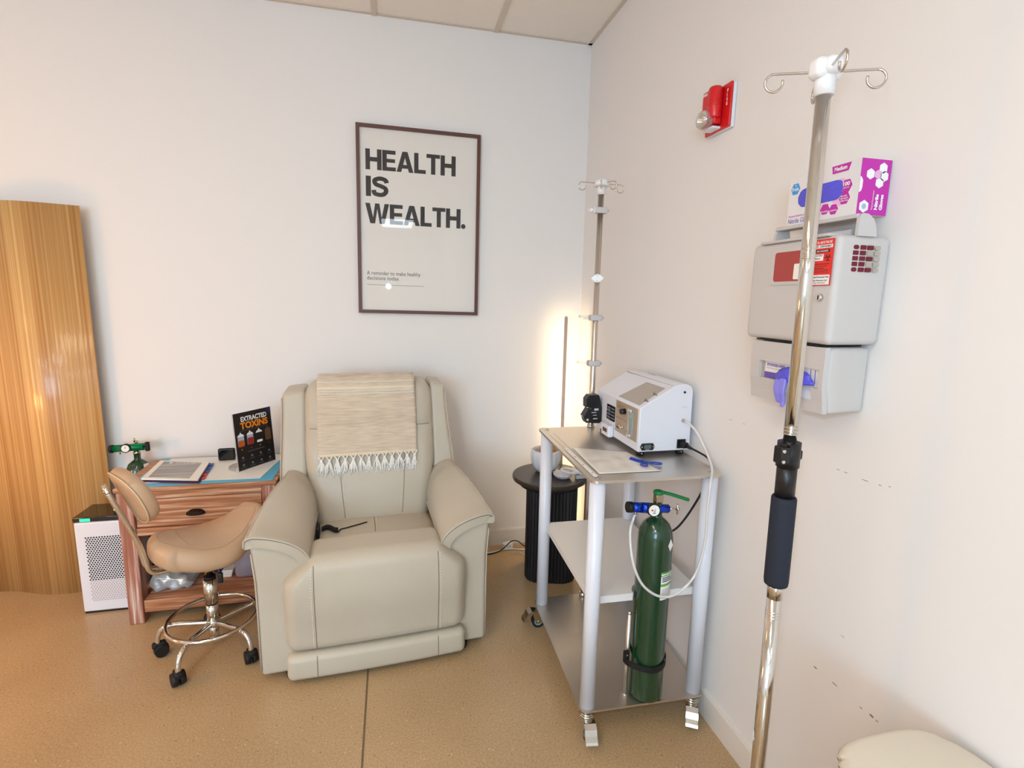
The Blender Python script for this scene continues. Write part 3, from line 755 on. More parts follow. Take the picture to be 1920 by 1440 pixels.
    m.plate([(-.022, -.06), (.022, -.06), (.022, .05), (-.022, .05)], (-.268, 0, .70), (0, 1, 0), (-.33, 0, .94), t=.004)
    for zz in (.70, .755): m.cyl((-.285-(zz-.70)*.3, 0, zz), (-.277-(zz-.70)*.3, 0, zz+.002), .005, k=10)
    up.append(m.build('backrest_frame', 'chrome', t))
    for o in up: o.rotation_euler = (0, 0, math.radians(34))
M['tanseam'] = mat('tan seam', '#a98a68', 0.5)
def bvh_of(o):
    me = o.data; return BVHTree.FromPolygons([v.co.copy() for v in me.vertices], [tuple(p.vertices) for p in me.polygons])
stool()

# ------------------------------------------------------------------ recliner
def recliner():
    t = thing('recliner', 'large beige leather recliner armchair below the framed poster', 'armchair', (-1.147, -.922, 0), 3.7)
    for x in (-.33, .34):
        for y in (.02, .72):
            m = MB(); m.cyl((x, y, 0), (x, y, .035), .022, .026, k=16); m.build('foot', 'rubber', t)
    def side(s):
        # outer side panel with rounded front
        def d(p):
            x = p.x
            if p.z > .40: x += (.012*sstep(.40, .56, p.z) if x > .34 else -.02*sstep(.42, .56, p.z))
            y = p.y+.012*sstep(.40, .03, p.z)*0
            if x > .34: x = lerp(x, x-.036, sstep(.25, .5, p.y))
            z = p.z
            if z > .40:
                q = max(0, min(1, (.466-x)/.223)); lim = .462+.145*max(0, 1-q*q)**.42-.040; z = .40+(z-.40)*max(.1, (lim-.40))/.1625
            return (s*x, y, z)
        m = MB(); m.soft((.175, .78, .535), .018, c=(.3525, .39, .295), n=(4, 8, 10), deform=d); pn = m.build('side_panel', 'leather', t)
        m = MB(); m.tube([(s*.4385, .004, .05), (s*.4385, .003, .30), (s*.4405, .003, .42), (s*.449, .003, .53)], .003, k=8, smooth=False); m.build('piping', 'leather', pn)
        # arm pad: a curved shell, thick lip at the front
        def arm(u, Y):
            yy = -.020+.66*Y
            xo = lerp(.466, .375, sstep(0, .9, Y)); xi = lerp(.243, .252, Y)
            zo = lerp(.607, .675, sstep(0, .62, Y)); zb = lerp(.462, .500, sstep(0, .6, Y))
            if u < .18:
                q = u/.18; z = zo-.052+.040*q; x = xo+.002*math.sin(q*PI)
                return V(s*x, yy+.010*(1-Y), z)
            q = min(1, (u-.18)/.82); th = min(q*PI/2, 1.5707)
            x = lerp(xo-.012*(1-q)**6*0, xi, math.sin(th)**1.0); z = zb+(zo-zb)*math.cos(th)**.85
            if q < .10: x = xo-.010*(q/.10)**2*0+0; x = lerp(xo, xi, math.sin(th)); z -= .012*(1-q/.10)**2
            z += .004*math.sin(Y*38+u*6)*sstep(.45, .7, Y)*sstep(.95, .7, Y)*math.sin(PI*q)
            return V(s*x, yy+.010*(1-Y)-.012*math.sin(PI*q)*(1-Y)**3, z)
        nu, nv = 34, 30
        m = MB(); vs = [arm(i/nu, j/nv) for j in range(nv+1) for i in range(nu+1)]
        m.quadmesh(vs, [(j*(nu+1)+i, j*(nu+1)+i+1, (j+1)*(nu+1)+i+1, (j+1)*(nu+1)+i) for j in range(nv) for i in range(nu)], smooth=True)
        if s > 0: bmesh.ops.reverse_faces(m.bm, faces=m.bm.faces)
        bmesh.ops.recalc_face_normals(m.bm, faces=m.bm.faces)
        f0 = max(m.bm.faces, key=lambda f: f.calc_center_median().z)
        if f0.normal.z < 0: bmesh.ops.reverse_faces(m.bm, faces=m.bm.faces)
        pad = m.build('arm_pad', 'leather', t, normals=False)
        so = pad.modifiers.new('s', 'SOLIDIFY'); so.thickness = .044; so.offset = -1
        bv_ = pad.modifiers.new('b', 'BEVEL'); bv_.width = .010; bv_.segments = 3; bv_.limit_method = 'ANGLE'; bv_.angle_limit = math.radians(50)
        m = MB(); m.tube([arm(.05+.94*i/30, 0)+V(0, -.002, -.004) for i in range(31)], .0034, k=8, smooth=False); m.build('piping', 'leather', pad)
        m = MB(); m.tube([arm(.05+.94*i/30, 0)+V(0, -.0008, -.0095) for i in range(31)], .0016, k=6, smooth=False); m.build('seam', 'seam', pad)
        m = MB(); m.tube([arm(.20, v)+V(s*.001, 0, 0) for v in [.0+.9*i/24 for i in range(25)]], .0028, k=8, smooth=False); m.build('piping', 'leather', pad)
    side(-1); side(1)
    m = MB(); m.box((-.265, .05, .06), (.265, .78, .38)); m.build('base_box', 'seam', t)
    # seat
    def seat(p):
        z = p.z
        if z > .42: z += .022*(1-(p.x/.27)**2)*.5+.035*sstep(.25, .02, p.y)-.012*sstep(.25, .5, p.y)+.003*math.sin(p.x*22+1)*math.sin(p.y*25)
        return (p.x, p.y, z)
    m = MB(); m.soft((.545, .56, .20), .045, c=(0, .300, .352), n=(16, 14, 3), k=4, deform=seat); st = m.build('seat', 'leather', t)
    # foot rest panel
    def foot(p):
        hw = lerp(.345, .262, sstep(.405, .50, p.z)); x = p.x/.345*hw
        y = p.y
        f = sstep(.10, -.08, p.y)
        y -= f*(.030*math.exp(-((p.z-.36)/.14)**2)+.010*(1-(p.x/.345)**2))
        z = p.z-.012*f*0+(-.012 if False else 0)+.008*(1-(p.x/.345)**2)*sstep(.4, .5, p.z)
        return (x, y, z)
    m = MB(); m.soft((.69, .20, .385), .052, c=(0, .052, .3165), n=(20, 5, 14), k=6, deform=foot); fr = m.build('footrest', 'leather', t)
    def band(p):
        f = sstep(.05, -.06, p.y); return (p.x, p.y-f*.010*(1-(p.x/.345)**2)-f*.006*math.cos((p.z-.072)*25), p.z)
    m = MB(); m.soft((.685, .12, .108), .026, c=(0, .008, .072), n=(18, 3, 4), k=5, deform=band); bd = m.build('footrest_band', 'leather', t)
    # backrest cushion
    def back(p):
        k = sstep(.42, .75, p.z); hw = lerp(.262, .300, k)*(1-.06*sstep(.98, 1.085, p.z))
        x = p.x/.29*hw; y = p.y+(p.z-.42)*.27
        f = sstep(.12, -.10, p.y-0)
        u = 1-(p.x/.29)**2
        y -= f*(.020*u*math.exp(-((p.z-.58)/.12)**2)+.030*u*math.exp(-((p.z-.97)/.09)**2))
        y += f*.012*math.exp(-((p.z-.855)/.018)**2)
        # slight wrinkles beside the blanket
        y += f*.004*math.sin((p.z*46+p.x*60))*sstep(.18, .27, abs(p.x))*sstep(.70, .76, p.z)*sstep(.86, .80, p.z)
        return (x, y+.45, p.z)
    m = MB(); m.soft((.58, .18, .675), .060, c=(0, .05, .735), n=(22, 4, 44), k=6, deform=back); bk = m.build('backrest', 'leather', t)
    # wings
    for s, xt, xb, dz_ in ((-1, .398, .412, -.014), (1, .366, .408, .010)):
        def wing(p):
            k = sstep(.5, 1.0, p.z); xo = lerp(xb, xt, k); xi = .292
            u = (p.x-.29)/.12
            return (s*lerp(xi, xo, u), p.y+(p.z-.42)*.22+.47+.018*(1-u)*0, p.z-.012*u*sstep(.95, 1.05, p.z)+dz_*sstep(.6, 1.0, p.z))
        m = MB(); m.soft((.12, .22, .62), .024, c=(.35, .11, .737), n=(4, 5, 22), k=5, deform=wing); wg = m.build('wing', 'leather', t)
        m = MB(); m.tube([V(wing(V(.4095, .004, z)))+V(0, 0, 0) for z in [.60+.42*i/20 for i in range(21)]], .0028, k=8, smooth=False); m.build('piping', 'leather', wg)
    def shell(p): return (p.x, p.y+(p.z-.42)*.10*sstep(.4, .5, p.z), p.z)
    m = MB(); m.soft((.70, .16, .80), .03, c=(0, .715, .50), n=(6, 3, 12), deform=shell); m.build('back_shell', 'leather', t)
    # seams cast on to the built surfaces
    def cast(bv, org, dr): 
        h = bv.ray_cast(V(org), V(dr)); return h[0]
    def seam(o, rays, dr, name='seam', stitch=None, r=.0017):
        bv = bvh_of(o); P = [cast(bv, q, dr) for q in rays]; P = [p for p in P if p]
        if len(P) < 3: return
        m = MB(); m.tube(P, r, k=6, smooth=False); m.build(name, 'seam', o)
        if stitch is not None:
            m = MB()
            Q = [cast(bv, V(q)+V(stitch), dr) for q in rays]; Q = [p for p in Q if p]
            Q = catmull(Q, 3)
            step = .011; acc = 0
            for a, b in zip(Q, Q[1:]):
                acc += (b-a).length
                if acc > step: acc = 0; d = (b-a).normalized(); m.cyl(a-d*.0036-V(dr)*.0008, a+d*.0036-V(dr)*.0008, .0014, k=6)
            m.build('stitching', 'stitch', o)
    zz = [.140+.345*i/40 for i in range(41)]
    seam(fr, [(-.232, -1, z) for z in zz], (0, 1, 0), stitch=(-.009, 0, 0)); seam(fr, [(.228, -1, z) for z in zz], (0, 1, 0), stitch=(.009, 0, 0))
    seam(bd, [(-.232, -1, .028+.088*i/12) for i in range(13)], (0, 1, 0)); seam(bd, [(.228, -1, .028+.088*i/12) for i in range(13)], (0, 1, 0))
    seam(st, [(0.0, .08+.40*i/20, 2) for i in range(21)], (0, 0, -1), stitch=(.008, 0, 0))
    seam(st, [(-.25+.5*i/20, .115+.01*math.cos(i*.3), 2) for i in range(21)], (0, 0, -1))
    zz = [.46+.38*i/30 for i in range(31)]
    seam(bk, [(-.128-.02*math.sin((z-.46)*5), -1, z) for z in zz], (0, 1, 0), stitch=(.009, 0, 0)); seam(bk, [(.130+.02*math.sin((z-.46)*5), -1, z) for z in zz], (0, 1, 0), stitch=(-.009, 0, 0))
    seam(bk, [(-.275+.55*i/40, -1, .858) for i in range(41)], (0, 1, 0))
    # remote cord lying on the seat
    bs = bvh_of(st)
    def on(x, y, up=.004):
        h = bs.ray_cast(V(x, y, 1), V(0, 0, -1))[0]; return V(x, y, (h.z if h else .47)+up)
    m = MB(); pts = []
    for i in range(150):
        u = i/149; a = i*.62; c = on(-.222+.066*u, .300-.010*u+.02*math.sin(u*5), .012); pts.append(c+V(.002*math.cos(a), .009*math.cos(a), .009*math.sin(a)))
    pts += [on(-.145+.014*i, .300+.005*i, .003) for i in range(9)]
    m.tube(pts, .0030, k=6, smooth=False)
    m.soft((.014, .070, .050), .006, c=on(-.236, .27, .018), n=(1, 2, 2)); m.build('remote_cord', 'rubber', t)
    return t, bk
REC, BACK = recliner()

# ------------------------------------------------------------------ blanket over the chair back
def blanket():
    t = thing('throw_blanket', 'cream woven throw with white fringe draped over recliner backrest', 'blanket', REC.location[:], 3.7)
    bv = bvh_of(BACK)
    x0, x1 = -.238, .207
    nx = 40
    def yf(x, z):
        best = None
        for dx in (-.02, 0, .02):
            for dz in (-.02, 0, .02):
                h = bv.ray_cast(V(x+dx, -1, z+dz), V(0, 1, 0))[0]
                if h is not None: best = h.y if best is None else min(best, h.y)
        return best
    zs = [.735+.315*i/50 for i in range(51)]
    prof_back = [1.060]
    rows = []
    for z in zs:
        row = []
        for i in range(nx+1):
            x = lerp(x0, x1, i/nx); y = yf(x, min(z, 1.035)); y = (y if y is not None else .57)-.006
            if z < .86: y = min(y, (yf(x, .86) or .57)+(.86-z)*-.08-.006+.03*(.86-z))
            y -= .0015*math.sin(x*60+z*9)+.0008*math.sin(z*70)
            row.append(V(x+.004*math.sin(z*9)*(1 if i > nx/2 else -1), y, z))
        rows.append(row)
    top = rows[-1]; yb = .80
    for k, (dy, zz) in enumerate(((.008, 1.072), (.030, 1.090), (.065, 1.099), (.11, 1.099), (.15, 1.092), (.178, 1.075), (.19, 1.04), (.195, .98), (.20, .90))):
        rows.append([V(p.x, p.y+dy, zz+.001*math.sin(p.x*50)) for p in top])
    m = MB(); flat = [p for r in rows for p in r]; n = nx+1; faces = [(r*n+i, r*n+i+1, (r+1)*n+i+1, (r+1)*n+i) for r in range(len(rows)-1) for i in range(nx)]
    m.quadmesh(flat, faces, smooth=True)
    m.bm.faces.ensure_lookup_table()
    nr = 51
    for idx, f in enumerate(m.bm.faces):
        r = idx//nx
        z = rows[r][0].z
        f.material_index = 1 if (r in (48, 49) or z < .744) else 0
    cl = m.build('cloth', ['weave', 'weave_band'], t, solid=.005)
    # top band lines
    m = MB()
    for r in (45, 47, 49, 51): m.tube([p+V(0, -.002, .0005) for p in rows[r]], .0016, k=6, smooth=False)
    m.build('woven_ridges', 'fringe', t)
    for k in range(13):
        x = lerp(x0+.012, x1-.010, k/12); i = int(round((x-x0)/(x1-x0)*nx)); p = rows[0][i]
        z = .731+.004*(k/12)
        m = MB()
        y = p.y-.004
        m.tube([(x-.014, y, z+.010), (x-.006, y-.004, z), (x, y-.006, z-.012)], .0026, k=6, smooth=True, sub=3); m.tube([(x+.014, y, z+.010), (x+.006, y-.004, z), (x, y-.006, z-.012)], .0026, k=6, sub=3)
        m.soft((.013, .010, .012), .005, c=(x, y-.005, z-.014), n=(1, 1, 1), k=3)
        for q in range(20):
            a = random.uniform(-.022, .022); L = random.uniform(.045, .074); c = random.uniform(-.008, .008)
            m.tube([(x+a*.2, y-.005, z-.016), (x+a*.6+c, y-.007-random.uniform(0, .006), z-.016-L*.5), (x+a+c*.3, y-.006-random.uniform(-.002, .010), z-.016-L)], lambda u: .0024*(1-.5*u), k=5, sub=4)
        m.build('tassel', 'fringe', t)
blanket()

# ------------------------------------------------------------------ corner lamp
def corner_lamp():
    t = thing('corner_lamp', 'slim vertical strip floor lamp glowing towards the room corner', 'floor lamp', (-.135, -.130, 0), 0)
    m = MB(); m.lathe([(.002, 0), (.085, 0), (.085, .010), (.008, .014)], k=32); m.build('base', 'lampbody', t)
    m = MB(); m.cyl((0, -.008, .012), (0, -.008, 1.376), .0095, k=20); m.lathe([(.0095, 1.376), (.007, 1.382), (.002, 1.385)], c=(0, -.008, 0), k=20); m.build('pole', 'lampbody', t)
    m = MB(); m.box((-.0065, .0015, .06), (.0065, .004, 1.37), xf=Matrix.Rotation(math.radians(-40), 4, 'Z')); m.build('light_strip', 'strip', t)
corner_lamp()

# ------------------------------------------------------------------ side table and things on it
TZ = .556
def side_table():
    t = thing('side_table', 'round black side table with fluted pedestal in the corner', 'side table', (-.272, -.358, 0))
    m = MB(); m.lathe([(.192, TZ-.024), (.196, TZ-.022), (.198, TZ-.018), (.198, TZ-.006), (.196, TZ-.002), (.192, TZ)], k=64); m.build('table_top', 'black_top', t)
    m = MB(); m.lathe([(.160, TZ-.052), (.160, TZ-.0245)], k=48); m.build('collar', 'blackwood', t)
    m = MB(); k = 240; lo, hi = [], []
    for i in range(k):
        a = 2*PI*i/k; r = .141+.012*math.cos(4*(a+PI/3))+.0045*abs(math.sin(24*a))
        lo.append(V(.014+r*math.cos(a), r*math.sin(a), 0)); hi.append(V(.014+r*math.cos(a), r*math.sin(a), TZ-.0525))
    m.quadmesh(lo+hi, [(i, (i+1) % k, k+(i+1) % k, k+i) for i in range(k)]+[tuple(range(k))[::-1], tuple(range(k, 2*k))])
    m.build('fluted_pedestal', 'blackwood', t)
side_table()
def table_items():
    z = TZ+.0005
    t = thing('ribbed_bowl', 'white ribbed ceramic bowl at the back of the black side table', 'bowl', (-.282, -.310, z))
    m = MB(); k = 96; prof = [(.030, 0), (.048, .004), (.068, .030), (.078, .065), (.080, .095), (.076, .120), (.070, .124), (.072, .095), (.070, .062), (.058, .025), (.020, .010)]
    rings = []
    for r, h in prof:
        rings.append([m.bm.verts.new((r*(1+.02*math.cos(16*2*PI*i/k)*(h > .01))*math.cos(2*PI*i/k), r*(1+.02*math.cos(16*2*PI*i/k)*(h > .01))*math.sin(2*PI*i/k), h)) for i in range(k)])
    for a, b in zip(rings, rings[1:]): m.bridge(a, b, 0)
    m.cap(rings[0], 0, True); m.cap(rings[-1], 0)
    m.build('bowl', 'ceramic', t)
    m = MB(); m.soft((.085, .075, .055), .025, c=(0, 0, 0), n=(4, 4, 3)); o = m.build('wooden_block', 'salt'); o.location = (-.272, -.305, z+.118)
    tag(o, 'rounded orange wooden piece resting inside the white ribbed bowl', 'ornament')
    # scalloped dish
    t = thing('scalloped_dish', 'small white scalloped dish in front of the ribbed bowl on black table', 'dish', (-.222, -.425, z))
    m = MB(); k = 72; rings = []
    for r, h in [(.030, 0), (.036, .003), (.047, .017), (.050, .026), (.047, .026), (.034, .008), (.004, .006)]:
        rings.append([m.bm.verts.new((r*(1+.05*(h > .01)*math.cos(10*2*PI*i/k))*math.cos(2*PI*i/k), r*(1+.05*(h > .01)*math.cos(10*2*PI*i/k))*math.sin(2*PI*i/k), h)) for i in range(k)])
    for a, b in zip(rings, rings[1:]): m.bridge(a, b, 0)
    m.cap(rings[0], 0, True); m.cap(rings[-1], 0); m.build('dish', 'ceramic', t)
    # finger clip device with loop
    t = thing('clip_device', 'white and beige device with a looped band on front of side table', 'device', (-.130, -.452, z))
    m = MB(); m.soft((.085, .045, .024), .009, c=(0, 0, .034), n=(3, 2, 2), deform=lambda p: (p.x, p.y-.3*p.x, p.z-.18*p.x)); m.build('body', 'white_plastic', t)
    m = MB(); m.plate(rrect(-.03, -.012, .028, .014, .004), (0, 0, .0465), (1, -.3, -.18), (.25, 1, 0), t=.002); m.build('pad', 'salt', t)
    m = MB(); m.tube([(-.030, .016, .040), (-.065, .028, .050), (-.098, .018, .052), (-.108, .000, .050), (-.092, -.016, .044), (-.055, -.020, .038), (-.020, -.014, .034)], .0055, k=8); m.build('loop', 'white_plastic', t)
    m = MB(); m.box((-.03, -.012, 0), (.03, .012, .022), bevel=.003); m.build('foot', 'beige', t)
table_items()
def floor_cables():
    t = thing('power_strip', 'white power adapter on the floor against the back baseboard', 'power adapter', (-.428, -.060, 0), 20)
    m = MB(); m.box((-.030, -.020, 0), (.030, .020, .034), bevel=.004); m.build('body', 'white_plastic', t)
    m = MB()
    for sx in (-.012, .004): m.box((sx, -.0207, .013), (sx+.002, -.0199, .022))
    m.build('socket', 'rubber', t)
    m = MB(); m.tube([(-.62, -.12, .005), (-.52, -.105, .005), (-.46, -.088, .006), (-.40, -.088, .005), (-.34, -.105, .005), (-.29, -.10, .006), (-.24, -.09, .005)], .0038, k=8); tag(m.build('white_cable', 'white_plastic'), 'white cable along the floor beside the back baseboard', 'cable')
    m = MB(); m.tube([(-.62, -.128, .0035), (-.52, -.116, .0035), (-.468, -.098, .012), (-.44, -.090, .030), (-.40, -.060, .042), (-.36, -.055, .034), (-.33, -.065, .010), (-.30, -.07, .004), (-.22, -.07, .004)], .0030, k=8); tag(m.build('black_cable', 'rubber'), 'black cable crossing over the white power adapter on floor', 'cable')
    m = MB(); m.tube([(-.37, -.125, .003), (-.355, -.16, .003), (-.33, -.185, .003), (-.29, -.19, .003), (-.245, -.17, .003), (-.24, -.12, .003), (-.29, -.13, .003)], .0022, k=8); tag(m.build('clear_cord', 'tubing'), 'thin pale cord looped on the floor left of the side table', 'cable')
floor_cables()

# ------------------------------------------------------------------ trolley
TO = (-.484, -1.452); TR = -1.55
def tw(x, y, z):     # trolley frame to world
    a = math.radians(TR); return V(TO[0]+x*math.cos(a)-y*math.sin(a), TO[1]+x*math.sin(a)+y*math.cos(a), z)
def tl(x, y):        # world to trolley frame
    a = math.radians(TR); dx, dy = x-TO[0], y-TO[1]; return (dx*math.cos(a)+dy*math.sin(a), -dx*math.sin(a)+dy*math.cos(a))
def wire_hook(m, c, ang, r0, L, rl, wr, drop=0.0, tilt=0.0):
    """straight arm then an almost closed downward loop"""
    d = V(math.cos(ang), math.sin(ang), 0); u = V(0, 0, 1); c = V(c)
    pts = [c+d*r0, c+d*(L*.5)+u*tilt*.5, c+d*L+u*tilt]
    o = c+d*L+u*(tilt-rl)
    for i in range(1, 15):
        a = PI/2-i*2*PI*.80/14; pts.append(o+d*(rl*math.cos(a))+u*(rl*math.sin(a)))
    m.tube(pts, wr, k=8, sub=2)
def trolley():
    t = thing('medical_trolley', 'white and aluminium three shelf medical trolley on casters by right wall', 'trolley', (TO[0], TO[1], 0), TR)
    W, D = .455, .677
    legs = [(.031, .031), (W-.031, .031), (.031, D-.040), (W-.031, D-.040)]
    m = MB(); m.plate(rrect(0, 0, W, D, .026, 6), (0, 0, .912), (1, 0, 0), (0, 1, 0), t=.009)
    m.box((.020, .03, .9212), (.022, D-.10, .9222)); 
    m.box((.042, .03, .9212), (.0432, D-.10, .9222))
    o = m.build('top_shelf', 'alu', t); o['label'] = 'brushed aluminium top shelf'
    for i, (x, y) in enumerate(legs):
        m = MB(); m.cyl((x, y, .9215), (x, y, .9235), .008, k=16); m.cyl((x, y, .9235), (x, y, .9240), .004, k=6, mi=1); m.build('screw', ['steel', 'rubber'], t)
    m = MB()
    cx, cy, r = .2508, .049, .066
    yb = D-.04; y0 = .052
    arc = []
    a0 = math.acos(max(-1, min(1, (y0-cy)/r)))
    for i in range(21):
        a = PI-math.asin((y0-cy)/r)-(PI-2*math.asin((y0-cy)/r))*i/20; arc.append((cx+r*math.cos(a), cy+r*math.sin(a)))
    poly = [(.047, y0)]+arc+[(W-.047, y0), (W-.047, y0+.03), (W-.035, y0+.04), (W-.035, yb), (.035, yb), (.035, y0+.04), (.047, y0+.03)]
    m.plate(poly, (0, 0, .494), (1, 0, 0), (0, 1, 0), t=.004)
    # turned down rim
    full = poly+[poly[0]]
    for a, b in zip(full, full[1:]):
        A, B = V(a[0], a[1], 0), V(b[0], b[1], 0); 
        if (B-A).length < 1e-5: continue
        n = V(-(B-A).y, (B-A).x, 0).normalized()*.002
        lo, hi = V(0, 0, .472), V(0, 0, .4942)
        m.quadmesh([A+lo, B+lo, B+n+lo, A+n+lo, A+hi, B+hi, B+n+hi, A+n+hi], [(0, 1, 5, 4), (2, 3, 7, 6), (0, 3, 2, 1), (1, 2, 6, 5), (3, 0, 4, 7)])
    o = m.build('middle_shelf', 'white_shelf', t); o['label'] = 'white middle shelf with a round notch'
    m = MB(); m.plate(rrect(0, 0, W, D, .026, 6), (0, 0, .108), (1, 0, 0), (0, 1, 0), t=.007); o = m.build('bottom_shelf', 'alu', t); o['label'] = 'brushed aluminium bottom shelf'
    for x, y in legs:
        m = MB(); m.cyl((x, y, .1152), (x, y, .9118), .0255, k=32); m.build('leg', 'white_metal', t)
    # casters
    for (x, y), ang in zip(legs, (math.radians(-97), math.radians(-118), math.radians(182), math.radians(60))):
        m = MB(); m.cyl((x, y, .086), (x, y, .092), .024, k=24); m.cyl((x, y, .092), (x, y, .100), .021, k=24); m.cyl((x, y, .100), (x, y, .1078), .025, k=24)
        m.cyl((x, y, .078), (x, y, .086), .026, k=24)
        c = m.build('caster', 'chrome', t)
        d = V(math.cos(ang), math.sin(ang), 0); n = V(-d.y, d.x, 0); o_ = V(x, y, 0)+d*.016
        Mx = Matrix((tuple(list(V(d.x, n.x, 0))+[o_.x]), tuple(list(V(d.y, n.y, 0))+[o_.y]), (0, 0, 1, 0), (0, 0, 0, 1)))
        m = MB()
        for s in (-1, 1):
            m.plate([(-.020, .078), (.026, .078), (.026, .062), (.012, .022), (-.012, .022), (-.020, .050)], Mx @ V(0, s*.0155-(.001 if s > 0 else 0), 0), d, V(0, 0, 1), t=.002)
        m.box((-.020, -.017, .076), (.026, .017, .079), xf=Mx)
        m.build('fork', 'chrome', c)
        m = MB()
        m.cyl(Mx @ V(0, -.011, .0305), Mx @ V(0, .011, .0305), .030, k=36)
        for s in (-1, 1):
            m.cyl(Mx @ V(0, s*.0112, .0305), Mx @ V(0, s*.0125, .0305), .0205, .019, k=28, mi=1); m.cyl(Mx @ V(0, s*.0126, .0305), Mx @ V(0, s*.018, .0305), .005, k=10, mi=2)
        m.build('wheel', ['rubber', 'grey_wheel', 'chrome'], c)
        m = MB()
        pr_ = [(.010, .082), (.034, .086), (.052, .078), (.060, .060), (.070, .048), (.074, .040), (.066, .036), (.054, .044), (.048, .064), (.034, .074), (.010, .074)]
        a = [Mx @ V(p[0], -.0200, p[1]) for p in pr_]; b = [Mx @ V(p[0], .0200, p[1]) for p in pr_]; k = len(pr_)
        m.quadmesh(a+b, [(i, (i+1) % k, k+(i+1) % k, k+i) for i in range(k)]+[tuple(range(k)), tuple(range(k, 2*k))[::-1]])
        for i in range(3): m.tube([Mx @ V(.0385+.005*i, -.012, .0785-.005*i), Mx @ V(.0385+.005*i, .012, .0785-.005*i)], .0009, k=6, smooth=False)
        m.build('brake_pedal', 'chrome', c)
    # infusion pole rising from the bottom shelf
    px, py = tl(-.232, -.800)
    m = MB(); m.cyl((px, py, .1152), (px, py, 1.905), .0118, k=24); m.cyl((px, py, .1152), (px, py, .135), .017, k=24); m.cyl((px, py, .9212), (px, py, .935), .015, k=24)
    pole = m.build('pole', 'steel', t)
    m = MB(); m.cyl((px, py, 1.900), (px, py, 1.932), .016, .020, k=24); m.cyl((px, py, 1.932), (px, py, 1.955), .031, .029, k=32); m.cyl((px, py, 1.955), (px, py, 1.959), .026, .018, k=32)
    m.build('pole_head', 'white_plastic', pole)
    for ang in (184, 3, -62, 248):
        m = MB(); wire_hook(m, (px, py, 1.944), math.radians(ang), .025, .085 if ang in (184, 3) else .062, .0155, .0022, drop=.02); m.build('hook', 'steel', pole)
    def clamp(z, ang, body, tip):
        a = math.radians(ang); d = V(math.cos(a), math.sin(a), 0); n = V(-d.y, d.x, 0); c = V(px, py, z)
        m = MB()
        def q(x, y, zz): return c+d*x+n*y+V(0, 0, zz)
        m.soft((.052, .034, .024), .004, n=(2, 2, 2), k=2, deform=lambda p: q(p.x, p.y, p.z))
        m.cyl(q(-.026, 0, 0), q(-.038, 0, 0), .011, .003, k=12)
        cb = m.build('clamp', body, pole)
        m = MB()
        if tip == 'rod': m.cyl(q(.026, 0, .004), q(.075, 0, .006), .0058, .0045, k=14); m.cyl(q(.026, 0, -.004), q(.055, 0, -.004), .004, k=12)
        else:
            m.cyl(q(.026, 0, 0), q(.032, 0, 0), .016, k=8); m.cyl(q(.032, 0, 0), q(.047, 0, 0), .010, k=16); m.cyl(q(.047, 0, 0), q(.056, 0, 0), .006, .004, k=16)
        m.build('connector', 'clear' if tip == 'rod' else 'white_plastic', cb)
    clamp(1.838, 182, 'beige', 'nut'); clamp(1.400, 182, 'beige2', 'rod'); clamp(1.205, 182, 'beige2', 'rod')
    m = MB(); a = math.radians(-110); d = V(math.cos(a), math.sin(a), 0); n = V(-d.y, d.x, 0); c = V(px, py, 1.564)
    m.plate([(-.026, 0), (-.012, .013), (0, .018), (.012, .013), (.026, 0), (.012, -.013), (0, -.018), (-.012, -.013)], c+d*.013, n, V(0, 0, 1), t=.006)
    m.plate([(-.026, 0), (0, .018), (.026, 0), (0, -.018)], c-d*.016, n, V(0, 0, 1), t=.030, mi=0)
    for q2 in ((0, .011), (0, -.011)): m.plate(circ(q2[0], q2[1], .003, 10), c+d*.019, n, V(0, 0, 1), t=.001, mi=1)
    m.build('clamp', ['white_plastic', 'beige2'], pole)
    # cylinder holder
    x, y = tl(-.303, -1.400)
    m = MB(); m.cyl((x, y, .1152), (x, y, .420), .0085, k=20); m.lathe([(.0085, .420), (.007, .427), (.003, .4295)], c=(x, y, 0), k=20); m.cyl((x, y, .1152), (x, y, .119), .014, k=20)
    m.build('cylinder_holder', 'alu', t)
trolley()

